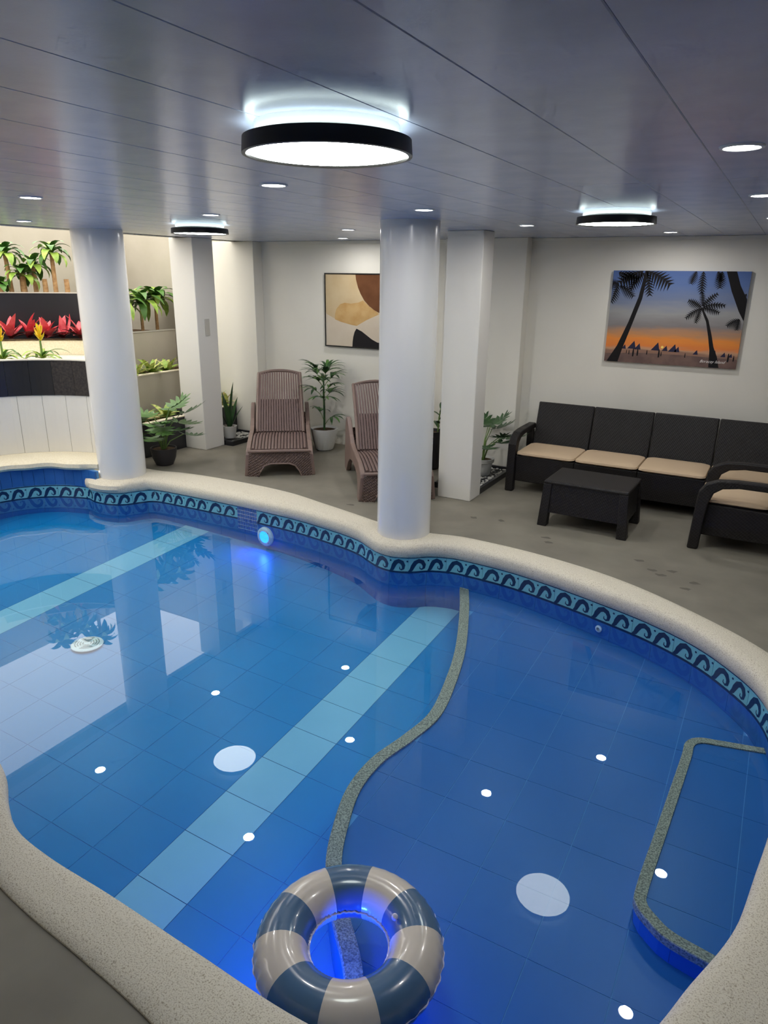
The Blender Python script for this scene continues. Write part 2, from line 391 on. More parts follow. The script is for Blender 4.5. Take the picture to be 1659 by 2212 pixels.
# mosaic patch in the frieze
mo = empty('mosaic_patch', parent=pool)
for i in range(8):
    for j in range(6):
        a = mos_a + (mos_b - mos_a) * i / 8; b = mos_a + (mos_b - mos_a) * (i + 1) / 8; zz = -.335 + .237 * j / 6
        strip_on_wall(a + .0035, b - .0035, zz + .0035, zz + .237 / 6 - .0035, .006, 1, off=-.006).build('mosaic_tile', M['mosaic'], mo)
strip_on_wall(mos_a, mos_b, -.34, -.098, .012, 4, off=-.001).build('mosaic_grout', M['white'], pool)
bw = empty('basin_wall', parent=pool)
nw = round(PERIM / .33); 
for i in range(nw):
    strip_on_wall(PERIM * i / nw + .0012, PERIM * (i + 1) / nw - .0012, -.95, F0 - .001, .01, 4, off=.001).build('wall_tile', M['tile_riser'], bw)
strip_on_wall(0, PERIM, -1.0, -.1, .02, 360, off=.012).build('wall_backing', M['grout'], pool)
# alcove riser and bench ledge
MB().loft([[arc(a, .803) + (z,) for z in (-.12, .1)] + [arc(a, .83) + (z,) for z in (.1, -.12)] for a in range(82, 212, 3)], closed=True, cap=True).build('riser_backing', M['grout'], pool)
for i in range(16):
    a0, a1 = 82 + i * 8, 90 + i * 8
    MB().loft([[arc(a, .785) + (z,) for z in (-.1, .1)][::1] + [arc(a, .80) + (z,) for z in (.1, -.1)] for a in (a0 + .12, (a0 + a1) / 2, a1 - .12)], closed=True, cap=True).build('riser_tile', M['tile_riser'], pool)
rings = []
for i in range(0, 49):
    a = 84 + (208 - 84) * i / 48
    fr_ = .72 + .02 * math.sin(i * .5) + (max(0, (96 - a)) / 12) * .12
    rings.append([arc(a, r) + (z,) for r, z in ((.80, .095), (fr_ + .02, .10), (fr_, .125), (fr_ + .005, .165), (fr_ + .05, .192), (.95, .20), (1.12, .20), (1.14, .1))])
MB().loft(rings, cap=True).build('bench_ledge', M['ledge'], pool, smooth=True)
# shelf edge, bench edge
NOSE = catmull([(-2.10, 5.14), (-1.93, 4.75), (-1.72, 4.19), (-1.61, 3.78), (-1.545, 3.40), (-1.585, 3.12), (-1.645, 2.86), (-1.64, 2.6), (-1.565, 2.35), (-1.46, 2.12), (-1.29, 1.91), (-1.10, 1.71), (-.95, 1.45), (-.84, 1.14)], 8, closed=False)
BEN = catmull([(.42, 3.98), (.28, 3.93), (.05, 3.875), (-.07, 3.84), (-.125, 3.76), (-.13, 3.6), (-.158, 3.02), (-.178, 2.6), (-.165, 2.50), (-.11, 2.44), (-.02, 2.385), (.163, 2.35), (.40, 2.30)], 8, closed=False)
def offs(P, d):
    out = []
    for i, p in enumerate(P):
        a, b = P[max(0, i - 1)], P[min(len(P) - 1, i + 1)]; dx, dy = b[0] - a[0], b[1] - a[1]; L = math.hypot(dx, dy)
        out.append((p[0] - dy / L * d, p[1] + dx / L * d))
    return out
def edge_wall(name, P, zf, z0, m, parent, seglen, d=0.0):
    """riser tiles hanging below an edge curve"""
    cum = [0]
    for i in range(1, len(P)): cum.append(cum[-1] + math.dist(P[i - 1], P[i]))
    n = max(1, round(cum[-1] / seglen)); 
    def at(s):
        for i in range(1, len(P)):
            if s <= cum[i] + 1e-9:
                t = (s - cum[i - 1]) / (cum[i] - cum[i - 1]); return tuple(P[i - 1][k] + (P[i][k] - P[i - 1][k]) * t for k in (0, 1))
        return P[-1]
    for i in range(n):
        pts = [at(cum[-1] * (i + (q / 4) * .994 + .003) / n) for q in range(5)]
        bk = offs(pts, .02)
        MB().loft([[(p[0], p[1], z0(*p)), (p[0], p[1], zf(*p)), (q[0], q[1], zf(*q)), (q[0], q[1], z0(*q))] for p, q in zip(pts, bk)], closed=True, cap=True).build(name, m, parent)
def nosing(name, P, wid, zf, up, parent):
    A, B = P, offs(P, wid)
    rr = [[(p[0], p[1], zf(*p) - .03), (p[0], p[1], zf(*p) + up - .004), (p[0] * .93 + q[0] * .07, p[1] * .93 + q[1] * .07, zf(*p) + up), (q[0], q[1], zf(*q) + up), (q[0], q[1], zf(*q) - .03)] for p, q in zip(A, B)]
    return MB().loft(rr, cap=True).build(name, M['nosing'], parent)
shelf = empty('shallow_shelf', parent=pool)
def side(P, q):                       # signed side of open curve P
    i = min(range(len(P) - 1), key=lambda k: math.dist(((P[k][0] + P[k + 1][0]) / 2, (P[k][1] + P[k + 1][1]) / 2), q))
    return (P[i + 1][0] - P[i][0]) * (q[1] - P[i][1]) - (P[i + 1][1] - P[i][1]) * (q[0] - P[i][0])
sg = 1 if side(NOSE, (-.8, 3)) > 0 else -1
sb = 1 if side(BEN, (.2, 3)) > 0 else -1
nosing('shelf_nosing', NOSE, .075 * sg, lambda x, y: zshelf(x, y), .012, shelf)
edge_wall('shelf_riser_tile', [(p[0] + 0.001, p[1]) for p in offs(NOSE, .006 * sg)], lambda x, y: zshelf(x, y) - .005, lambda x, y: -.95, M['tile_deep'], shelf, .33)
bench = empty('seat_step', parent=pool)
zben = lambda x, y: -.322
nosing('step_nosing', BEN, .05 * sb, zben, .008, bench)
edge_wall('step_riser_tile', offs(BEN, .006 * sb), lambda x, y: -.33, lambda x, y: -.6, M['tile_shelf'], bench, .2)
def tile_mesh(poly, zf, parent, m, name='floor_tile', th=.012):
    if len(poly) < 3 or abs(area2(poly)) < .002: return
    q = [poly[0]]
    for p in poly[1:]:
        if math.dist(p, q[-1]) > .002: q.append(p)
    if math.dist(q[0], q[-1]) < .002: q.pop()
    if len(q) < 3: return
    if area2(q) < 0: q.reverse()
    ch = True
    while ch and len(q) > 4:
        ch = False
        for i in range(len(q)):
            a, b, c = q[i - 1], q[i], q[(i + 1) % len(q)]
            if abs((b[0] - a[0]) * (c[1] - a[1]) - (b[1] - a[1]) * (c[0] - a[0])) < .0012 * math.dist(a, c) + 1e-7:
                q.pop(i); ch = True; break
    MB().hexa([(x, y, zf(x, y) - th) for x, y in q], [(x, y, zf(x, y)) for x, y in q]).build(name, m, parent)
def grid_tiles(outline, x0, y0, zf, parent, pick, g=.33, gap=.0035):
    xs = [p[0] for p in outline]; ys = [p[1] for p in outline]
    i0, i1 = math.floor((min(xs) - x0) / g), math.ceil((max(xs) - x0) / g); j0, j1 = math.floor((min(ys) - y0) / g), math.ceil((max(ys) - y0) / g)
    for i in range(i0, i1):
        for j in range(j0, j1):
            a, b = x0 + i * g, y0 + j * g
            tile_mesh(clip_rect(outline, a + gap / 2, a + g - gap / 2, b + gap / 2, b + g - gap / 2), zf, parent, pick(a + g / 2, b + g / 2))
# polygons of the three levels
wide = [at_s(PERIM * i / 260)[0] for i in range(260)]
def cut_by(P, keep_pt):
    """part of the pool plan on keep_pt's side of open curve P"""
    ia = min(range(len(wide)), key=lambda k: math.dist(wide[k], P[0])); ib = min(range(len(wide)), key=lambda k: math.dist(wide[k], P[-1]))
    def walk(a, b):
        out = []; k = a
        while k != b: out.append(wide[k]); k = (k + 1) % len(wide)
        return out + [wide[b]]
    c1 = list(P) + list(walk(ib, ia)); c2 = list(reversed(P)) + list(walk(ia, ib))
    def inside(poly, q):
        c = False
        for i in range(len(poly)):
            a, b = poly[i - 1], poly[i]
            if (a[1] > q[1]) != (b[1] > q[1]) and q[0] < (b[0] - a[0]) * (q[1] - a[1]) / (b[1] - a[1]) + a[0]: c = not c
        return c
    return c1 if inside(c1, keep_pt) else c2
deep_poly = cut_by(offs(NOSE, .02 * sg), (-4, 3)); shelf_poly = cut_by(offs(NOSE, .072 * sg), (-.8, 3)); bench_poly = cut_by([p for p in offs(BEN, .048 * sb) if p[0] < .215], (.1, 3.1))
deep = empty('deep_floor', parent=pool)
sx0, sy0 = -2.40, 1.83
def pick_deep(x, y):
    i = round((x - sx0 - .165) / .33)
    return M['tile_strip'] if i in (0, -9) else M['tile_deep']
grid_tiles(deep_poly, sx0, sy0 - .33 * 4, zdeep, deep, pick_deep)
grid_tiles(shelf_poly, -1.16 - .33 * 3, 2.46 - .33 * 5, zshelf, shelf, lambda x, y: M['tile_shelf'])
grid_tiles(bench_poly, -.165, 2.20, zben, bench, lambda x, y: M['tile_shelf'], g=.36)
def slab(name, poly, zf, m, parent):
    bm = bmesh.new(); vs = [bm.verts.new((x, y, zf(x, y))) for x, y in poly]
    es = [bm.edges.new((vs[i - 1], vs[i])) for i in range(len(vs))]
    bmesh.ops.triangle_fill(bm, use_beauty=True, use_dissolve=False, edges=es)
    bmesh.ops.recalc_face_normals(bm, faces=bm.faces)
    me = bpy.data.meshes.new(name); bm.to_mesh(me); bm.free(); me.materials.append(m)
    o = bpy.data.objects.new(name, me); COL.objects.link(o)
    if parent: o.parent = parent
    return o
slab('floor_grout', deep_poly, lambda x, y: zdeep(x, y) - .0018, M['grout'], deep)
for xa in (sx0, sx0 - .33 * 9): slab('strip_grout', [p for p in clip_rect(deep_poly, xa, xa + .33, 0, 9)], lambda x, y: zdeep(x, y) - .0010, M['grout_dark'], deep)
slab('shelf_grout', shelf_poly, lambda x, y: zshelf(x, y) - .0018, M['grout'], shelf)
slab('step_grout', bench_poly, lambda x, y: zben(x, y) - .0018, M['grout'], bench)
# drain grate
dr = tag(empty('drain_grate', (-4.33, 3.11, zdeep(-4.33, 3.11) + .0075)), 'round white slotted drain cover on the deep pool floor', 'drain cover')
MB().lathe([(.001, .006), (.095, .012), (.118, .004), (.12, 0)], n=32).build('rim', M['white'], dr, smooth=True)
for rr in (.03, .05, .07, .088):
    for q in range(4):
        MB().lathe([(rr - .004, .0125), (rr + .004, .0125)], n=8, a0=q * PI / 2 + .2, a1=q * PI / 2 + 1.4).build('slot', M['grey'], dr)
# water
def water_mat():
    m = bpy.data.materials.new('pool_water'); m.use_nodes = True; nt = m.node_tree; nt.nodes.clear()
    N = nt.nodes.new; out = N('ShaderNodeOutputMaterial'); mix = N('ShaderNodeMixShader'); tr = N('ShaderNodeBsdfTransparent'); gl = N('ShaderNodeBsdfGlossy')
    tr.inputs[0].default_value = (.80, .95, 1.0, 1); gl.inputs['Roughness'].default_value = 0.0
    ge = N('ShaderNodeNewGeometry'); dot = N('ShaderNodeVectorMath'); dot.operation = 'DOT_PRODUCT'
    nt.links.new(ge.outputs['Incoming'], dot.inputs[0]); nt.links.new(ge.outputs['Normal'], dot.inputs[1])
    def mth(op, a, b=None):
        n = N('ShaderNodeMath'); n.operation = op
        for i, v in enumerate((a, b)):
            if v is None: continue
            if isinstance(v, (int, float)): n.inputs[i].default_value = v
            else: nt.links.new(v, n.inputs[i])
        return n.outputs[0]
    c = mth('ABSOLUTE', dot.outputs['Value']); f = mth('ADD', mth('MULTIPLY', mth('POWER', mth('SUBTRACT', 1.0, c), 4.2), .98), .02)
    nt.links.new(f, mix.inputs[0]); nt.links.new(tr.outputs[0], mix.inputs[1]); nt.links.new(gl.outputs[0], mix.inputs[2]); nt.links.new(mix.outputs[0], out.inputs[0])
    return m
wt = slab('pool_water', [(p[0] + n[0] * .0005, p[1] + n[1] * .0005) for p, n in (at_s(PERIM * i / 400) for i in range(400))], lambda x, y: ZW, water_mat(), None)
tag(wt, 'still clear water filling the pool and mirroring the ceiling lights', 'water', kind='stuff')
# underwater lights and inlet
def led(x, y, z, label, power, r=.07):
    sx = s_near(x, y); p, n = at_s(sx); ang = math.atan2(-n[1], -n[0])
    e = tag(empty('pool_light', (p[0] - n[0] * .007, p[1] - n[1] * .007, z), ang), label, 'pool light')
    rot = Matrix.Rotation(PI / 2, 4, 'Y')
    MB().lathe([(r, 0), (r * .98, .02), (r * .85, .032), (r * .62, .034)], n=32, M=rot).build('housing_ring', M['white'], e, smooth=True)
    MB().lathe([(r * .62, .030), (.001, .036)], n=24, M=rot).build('lens', M['led_emit'], e, smooth=True)
    for k in range(4):
        a = PI / 4 + k * PI / 2
        MB().box(.031, .036, r * .75 * math.cos(a) - .004, r * .75 * math.cos(a) + .004, r * .75 * math.sin(a) - .004, r * .75 * math.sin(a) + .004).build('screw', M['grey'], e)
    li = bpy.data.lights.new('led', 'AREA'); li.shape = 'DISK'; li.size = r * 1.1; li.energy = power; li.color = (.02, .09, 1.0)
    lo = bpy.data.objects.new('led', li); COL.objects.link(lo); lo.parent = e; lo.location = (.045, 0, 0); lo.rotation_euler = (0, -PI / 2, 0)
    return e
led(-4.27, 5.25, -.355, 'glowing blue underwater light on the far pool wall below the mosaic patch', LED_W * .35, .10)
led(-1.12, 1.17, -.37, 'blue underwater light on the near wall below the swim ring', LED_W * 1.6)
iv = tag(empty('water_inlet', at_s(s_near(-.87, 4.85))[0] + (-.30,), math.atan2(-at_s(s_near(-.87, 4.85))[1][1], -at_s(s_near(-.87, 4.85))[1][0])), 'small white water inlet nozzle under the frieze opposite the coffee table', 'inlet')
MB().lathe([(.026, 0), (.026, .008), (.014, .012)], n=20, M=Matrix.Rotation(PI / 2, 4, 'Y')).build('flange', M['white'], iv, smooth=True)
MB().lathe([(.014, .012), (.001, .006)], n=16, M=Matrix.Rotation(PI / 2, 4, 'Y')).build('nozzle', M['grey'], iv)

# ---------------------------------------------------------------- swim ring
def swim_ring(x, y, z):
    e = tag(empty('swim_ring', (x, y, z), R(32)), 'inflatable swim ring striped slate blue and cream floating in the near pool', 'swim ring')
    Rm, rm, nseg = .248, .098, 10
    sub = 14
    for k in range(nseg):
        a0 = 2 * PI * k / nseg; rr = []
        for i in range(sub + 1):
            a = a0 + 2 * PI / nseg * i / sub; ring = []
            for j in range(28):
                b = 2 * PI * j / 28
                wr = .0032 * math.sin(a * 41) * max(0, math.cos(b)) ** 6 + .0016 * math.sin(a * 67 + 1) * max(0, -math.cos(b)) ** 6
                q = rm + wr
                rad = Rm + q * math.cos(b)
                ring.append((rad * math.cos(a), rad * math.sin(a), q * .93 * math.sin(b)))
            rr.append(ring)
        MB().loft(rr, closed=True).build('ring_panel', M['vinyl_blue' if k % 2 == 0 else 'vinyl_cream'], e, smooth=True)
    for rad, wd, nm in ((Rm - rm + .003, -.010, 'inner_seam'), (Rm + rm - .003, .006, 'outer_seam')):
        vs = []; n = 160
        for i in range(n):
            a = 2 * PI * i / n; wob = .003 * math.sin(a * 41) + .002 * math.sin(a * 23)
            for dz in (-.0015, .0015):
                for q in (0, wd + (wob if wd > 0 else 0)): vs.append(((rad + q) * math.cos(a), (rad + q) * math.sin(a), dz + wob * .6))
        fs = []
        for i in range(n):
            p, q = 4 * i, 4 * ((i + 1) % n); fs += [(p, q, q + 1, p + 1), (p + 2, p + 3, q + 3, q + 2), (p + 1, q + 1, q + 3, p + 3)]
        MB().add(vs, fs).build(nm, M['vinyl_clear'], e, smooth=True)
    MB().lathe([(.012, 0), (.012, .012), (.007, .016), (.001, .016)], n=14, M=Matrix.Translation((.17, .05, .075)) @ Matrix.Rotation(.5, 4, 'X')).build('air_valve', M['vinyl_clear'], e, smooth=True)
    return e
swim_ring(-1.035, 1.645, -.185)

# ---------------------------------------------------------------- ceiling lamps
def round_lamp(x, y, label):
    e = tag(empty('ceiling_lamp', (x, y, CEIL)), label, 'ceiling lamp')
    MB().lathe([(.205, 0), (.205, -.022), (.19, -.026), (.001, -.026)], n=64).build('mounting_plate', M['white'], e, smooth=True)
    MB().lathe([(.232, -.034), (.240, -.036), (.243, -.078), (.232, -.079), (.229, -.070), (.229, -.036), (.232, -.034)], n=64).build('rim', M['black'], e, smooth=True)
    MB().lathe([(.001, -.0725), (.229, -.0725)], n=64).build('diffuser', M['lamp_emit'], e)
    MB().lathe([(.207, -.034), (.231, -.034)], n=64).build('halo', M['halo_emit'], e)
    MB().lathe([(.001, -.036), (.229, -.036), ], n=64).build('inner_shield', M['white'], e)
    return e
round_lamp(-1.235, 1.868, 'largest round ceiling lamp with black rim, nearest over the water')
round_lamp(-4.58, 4.92, 'round black-rimmed ceiling lamp in front of the switch pillar')
round_lamp(-1.06, 4.86, 'round black-rimmed ceiling lamp near the beach canvas')
DL = [((-2.23, 2.91), 'recessed downlight just below the largest round lamp'), ((-3.90, 2.83), 'upper of the two recessed downlights at the far left'),
      ((-5.78, 4.10), 'lower of the two recessed downlights at the far left'), ((-3.75, 4.15), 'recessed downlight just above the small round lamp on the left'),
      ((-2.14, 4.33), 'recessed downlight right above the middle round column'), ((-3.70, 5.92), 'upper of the two recessed downlights above the abstract painting'),
      ((-4.60, 7.25), 'lowest recessed downlight, close above the abstract painting'), ((-1.98, 5.88), 'recessed downlight above the square pillar beside the sofa corner'),
      ((-1.06, 7.08), 'recessed downlight right above the beach canvas'), ((-.225, 2.70), 'largest recessed downlight near the right edge'),
      ((-.22, 4.20), 'recessed downlight cut by the right edge of the picture'), ((-5.72, 5.87), 'recessed downlight hidden behind the left small round lamp, seen mirrored in the water'),
      ((-.20, 5.69), 'recessed downlight outside the right edge, seen mirrored beside the pool step')]
for (x, y), lab in DL:
    e = tag(empty('downlight', (x, y, CEIL)), lab, 'downlight', 'recessed downlights in the ceiling')
    MB().lathe([(.068, 0), (.066, -.005), (.056, -.006), (.054, -.003)], n=32).build('trim_ring', M['white'], e, smooth=True)
    MB().lathe([(.001, -.0035), (.055, -.0035)], n=24).build('lens', M['dl_emit'], e)
    li = bpy.data.lights.new('downlight_beam', 'AREA'); li.shape = 'DISK'; li.size = .1; li.energy = DOWNLIGHT_W; li.color = (1, .97, .93); li.spread = R(176)
    lo = bpy.data.objects.new('downlight_beam', li); COL.objects.link(lo); lo.parent = e; lo.location = (0, 0, -.008)

# ---------------------------------------------------------------- curved fountain wall and garden terraces
def arc_panel(mb, a0, a1, r, t, z0, z1, n=4, mi=0):
    return mb.loft([[arc(a, r) + (z0,), arc(a, r) + (z1,), arc(a, r + t) + (z1,), arc(a, r + t) + (z0,)] for a in [a0 + (a1 - a0) * k / n for k in range(n + 1)]], closed=True, cap=True, mi=mi)
fw = tag(empty('fountain_wall', arc(140, 1.2) + (.2,)), 'curved wall of tall white tiles below a black tile band, behind the bench ledge', 'wall')
def rel(o, par):
    o.parent = par; o.matrix_parent_inverse = Matrix.Translation(par.location).inverted(); return o
rel(arc_panel(MB(), 86, 208, 1.132, .1, 0, 1.21, 40).build('backing', M['whitegrout']), fw)
a = 208
while a > 88:
    b = max(a - 13.0, 86)
    rel(arc_panel(MB(), b + .1, a - .1, 1.12, .012, .201, .843).build('white_tile', M['whitetile'], smooth=False), fw); a = b
a = 208
k = 0
while a > 88:
    b = max(a - 12.2, 86)
    rel(arc_panel(MB(), b + .08, a - .08, 1.108, .026, .846, 1.225).build('black_tile', M['blackstone' if b < 118 else 'blacktile']), fw); a = b; k += 1
rel(arc_panel(MB(), 86, 208, 1.10, .12, 1.226, 1.236, 40).build('cap', M['whitegrout']), fw)
def terrace(name, r0, r1, a0, a1, ztop, zsoil, wallm, label, capm='whitegrout', zb=0.0):
    e = tag(empty(name, arc((a0 + a1) / 2, r0) + (zb,)), label, 'planter')
    rel(arc_panel(MB(), a0, a1, r0, .07, zb, ztop, 36).build('front_wall', M[wallm]), e)
    rel(arc_panel(MB(), a0, a1, r0 - .006, .085, ztop + .0005, ztop + .012, 36).build('cap', M[capm]), e)
    rel(arc_panel(MB(), a0, a1, r0 + .07, r1 - r0 - .07, zb, zsoil, 36).build('soil_bed', M['soil']), e)
    return e
sb_ = tag(empty('lower_terrace_bed', arc(150, 1.5) + (0,)), 'cream-edged soil bed with the yellow bromeliads, on top of the black band', 'planter')
rel(arc_panel(MB(), 110, 206, 1.235, .60, 0, 1.205, 36).build('soil_bed', M['ledge']), sb_)
terrace('garden_terrace', 1.85, 2.32, 116, 204, 1.375, 1.36, 'ledge', 'curved cream planter holding the red bromeliads', 'soil')
terrace('garden_terrace', 2.33, 2.75, 121, 158, 1.895, 1.87, 'blacktile', 'curved black planter holding the cane plants at the top left')
# straight planters running along the garden wall
def planter(name, x0, x1, y0, y1, z0, ztop, wallm, label, capm='whitegrout', tiles=0):
    e = tag(empty(name, (x1, (y0 + y1) / 2, z0)), label, 'planter')
    def put(mb, nm, m, bev=0): return rel(mb.build(nm, M[m], bevel=bev), e)
    put(MB().box(x1 - .06, x1, y0, y1, z0, ztop - .012), 'front_wall', wallm)
    put(MB().box(x1 - .075, x1 + .006, y0, y1, ztop - .0115, ztop), 'cap', capm)
    put(MB().box(x0, x1 - .06, y0, y1, z0, ztop - .04), 'soil_bed', 'soil')
    put(MB().box(x0, x1, y0 - .06, y0, z0, ztop - .012), 'end_wall', wallm)
    return e
planter('straight_planter', -7.13, -6.60, 5.95, 6.58, 0, .415, 'blacktile', 'low black planter between the leaning column and the switch pillar', 'ledge')
planter('straight_planter', -7.13, -6.62, 6.94, 7.61, 0, .415, 'blacktile', 'low black planter in the corner behind the left lounger', 'ledge')
planter('straight_planter', -7.66, -7.15, 6.40, 7.61, 0, .905, 'garden_wall_dimmed', 'grey middle planter with the low variegated plants', 'ledge')
planter('straight_planter', -8.5, -7.68, 6.62, 7.61, 0, 1.39, 'garden_wall_dimmed', 'grey upper planter with the two tall cane plants', 'whitegrout')

# ---------------------------------------------------------------- plants
def leaf_mesh(base, az, length, width, elev, droop, nseg=6, fold=.18, tip=1.0, twist=0):
    """arched blade as a thin folded strip: base point, heading, rise and droop"""
    L, C, Rr = [], [], []
    p = Vector(base); d = Vector((math.cos(az), math.sin(az), 0)); sd = Vector((-math.sin(az), math.cos(az), 0))
    el = elev; st = length / nseg
    for i in range(nseg + 1):
        t = i / nseg
        wv = width * .5 * (math.sin(PI * min(1, (t * .88 + .12)) ** tip) ** .8 if t < 1 else .02) + .0015
        nrm = Vector((-math.cos(az) * math.sin(el), -math.sin(az) * math.sin(el), math.cos(el)))
        s2 = (sd * math.cos(twist * t) + nrm * math.sin(twist * t))
        L.append(p + s2 * wv + nrm * wv * fold); C.append(p.copy()); Rr.append(p - s2 * wv + nrm * wv * fold)
        p = p + (d * math.cos(el) + Vector((0, 0, 1)) * math.sin(el)) * st; el -= droop / nseg
    n = nseg + 1; vs = L + C + Rr; fs = []
    for i in range(nseg): fs += [(i, i + 1, n + i + 1, n + i), (n + i, n + i + 1, 2 * n + i + 1, 2 * n + i)]
    return MB().add(vs, fs)
LEAVES = []                            # (leaf object, its foot in plant coordinates)
def leaf(parent, m, *a, name='leaf', **k):
    o = leaf_mesh(*a, **k).build(name, m, parent, smooth=True); LEAVES.append((o, Vector(a[0]))); return o
rnd = random.uniform
def cane_plant(loc, h, label, n=15, ll=.34, lean=0, group=None, size=1, trunk=.028, side=None):
    e = tag(empty('cane_plant', loc), label, 'plant', group)
    path = [(lean * h * t * t, .3 * lean * h * t, h * t) for t in (0, .25, .5, .75, 1)]
    MB().tube(path, [trunk, trunk * .95, trunk * .9, trunk * .85, trunk * .8], 10).build('cane', M['cane'], e, smooth=True)
    for k in range(n):
        az = k * 2.4 + rnd(-.2, .2); el = 1.25 - 1.0 * k / n
        leaf(e, M[('leaf', 'leaf_lime', 'leaf')[k % 3]], (path[-1][0], path[-1][1], h - .05 * (k / n) - .01), az, ll * rnd(.85, 1.1), .095 * size, el, 1.9 + .6 * k / n, tip=1.0)
    return e
zt = 1.87
def on_terrace(a, r, z): return arc(a, r) + (z,)
cane_plant(on_terrace(142.1, 2.46, zt), .50, 'tall slender cane plant at the left edge above the red bromeliads', lean=-.05, n=17, ll=.29)
cane_plant(on_terrace(138.9, 2.46, zt), .26, 'short bushy cane plant between the two tall ones on the top terrace', n=17, ll=.28, trunk=.04)
cane_plant(on_terrace(135.9, 2.50, zt), .37, 'medium cane plant just right of the short bushy one, top terrace', n=15, ll=.28)
cane_plant(on_terrace(130.5, 2.46, zt), .52, 'tallest cane plant on the top terrace, beside the leaning column', n=17, ll=.31)
cane_plant(on_terrace(144.6, 2.44, zt), .14, 'low lime cane plant cut by the left edge, top terrace', n=8, ll=.2)
for (a_, r_, hh, lab) in ((133.2, 2.45, .19, 'bare cut cane stump left of the tallest cane plant'), (127.3, 2.45, .19, 'bare cut cane stump right of the tallest cane plant')):
    st = tag(MB().tube([(0, 0, 0), (.004, 0, hh * .5), (0, 0, hh)], [.032, .03, .028], 10).build('cane_stump', M['cane'], smooth=True, loc=on_terrace(a_, r_, zt)), lab, 'stump')
cane_plant((-7.87, 7.19, 1.35), .42, 'left one of the two cane plants seen between column and switch pillar', n=21, ll=.44, size=1.1, trunk=.022)
cane_plant((-7.86, 7.45, 1.35), .46, 'right one of the two cane plants seen between column and switch pillar', n=21, ll=.42, size=1.25, trunk=.024)
cane_plant((-7.86, 6.86, 1.35), .40, 'cane plant half hidden behind the left round column', n=21, ll=.40, trunk=.022)
for i, (a_, lab) in enumerate(((143.5, 'red bromeliad at the left edge with narrow open leaves'), (138.2, 'second red bromeliad from the left edge'), (132.3, 'middle red bromeliad, the widest of the row'), (128, 'fourth red bromeliad with one tall upright leaf'), (121.3, 'red bromeliad touching the leaning column'))):
    e = tag(empty('red_bromeliad', on_terrace(a_, 2.02 + .05 * (i % 2), 1.36)), lab, 'plant', 'red bromeliads on the terrace')
    for k in range(12):
        az = k * 2.399 + i; up = 1.35 - 1.1 * k / 12
        leaf(e, M['leaf_red' if k < 8 else 'leaf_maroon'], (0, 0, .03), az, .27 * rnd(.75, 1.15) * (1.1 if k < 3 else 1), .085, up + rnd(-.15, .1), .5, tip=.9, fold=.3)
for i, (a_, lab) in enumerate(((146.8, 'yellow-flowered bromeliad at the left edge'), (130.0, 'yellow-flowered bromeliad standing second from the left edge'))):
    e = tag(empty('yellow_bromeliad', on_terrace(a_, 1.36, 1.205)), lab, 'plant', 'yellow bromeliads on the black band')
    MB().tube([(0, 0, 0), (-.004, .004, .13), (-.01, .008, .24)], [.012, .012, .01], 8).build('flower_stem', M['stem'], e, smooth=True)
    for k in range(14):
        leaf(e, M['leaf_lime' if k % 3 else 'leaf'], (0, 0, .01), k * 2.4, .32 * rnd(.7, 1.2), .042, 1.1 - .06 * k, 1.7 + rnd(0, .5), fold=.3)
    for k in range(13):
        leaf(e, M['bract'], (-.01 + .0, .008, .20 + .008 * k), k * 2.4, .13 * rnd(.8, 1.1), .034, .75 + .045 * k, -.2, nseg=4, name='bract', fold=.3)
def tuft(loc, label, mats_, n=14, ll=.2, wd=.06, group=None, el0=1.3, el1=.3, droop=.9, name='variegated_plant'):
    e = tag(empty(name, loc), label, 'plant', group)
    for k in range(n):
        leaf(e, M[mats_[k % len(mats_)]], (rnd(-.03, .03), rnd(-.03, .03), .0), k * 2.4 + rnd(-.3, .3), ll * rnd(.75, 1.15), wd * rnd(.8, 1.1), el0 + (el1 - el0) * k / n, droop)
    return e
V = ('leaf_var', 'leaf_lime', 'leaf_var')
tuft((-7.33, 6.50, .865), 'variegated plant in the grey middle planter, touching the leaning column', V, 17, .27, .07)
tuft((-7.33, 6.78, .865), 'variegated plant in the middle of the grey middle planter', V, 19, .28, .07)
tuft((-7.33, 7.06, .865), 'variegated plant in the grey middle planter, touching the switch pillar', V, 17, .27, .07)
tuft((-6.83, 6.10, .375), 'yellow-green plant in the low black planter, beside the leaning column', ('leaf_var', 'leaf_lime', 'leaf_pale'), 13, .24, .09)
tuft((-6.83, 6.32, .375), 'pale straw-coloured plant in the middle of the low black planter', ('leaf_pale', 'leaf_pale', 'leaf_var'), 14, .16, .06)
tuft((-6.83, 6.50, .375), 'variegated plant in the low black planter, against the switch pillar', ('leaf_var', 'leaf_lime'), 12, .26, .09)
tuft((-6.84, 7.40, .375), 'yellow-green plant in the corner planter, against the switch pillar', ('leaf_var', 'leaf_lime'), 14, .33, .06, droop=.6)
tuft((-6.74, 7.50, .375), 'pale straw plant in the corner planter behind the left lounger', ('leaf_pale', 'leaf_var'), 12, .26, .06)
# leaning board in the corner
o = MB().box(-.01, .012, -.16, .16, 0, .62).build('leaning_board', [M['white']], loc=(-7.17, 7.22, .3765 + .0), bevel=.002)
o.location = (-7.02, 7.43, .376); tag(o, 'narrow white board standing behind the corner planter', 'board')

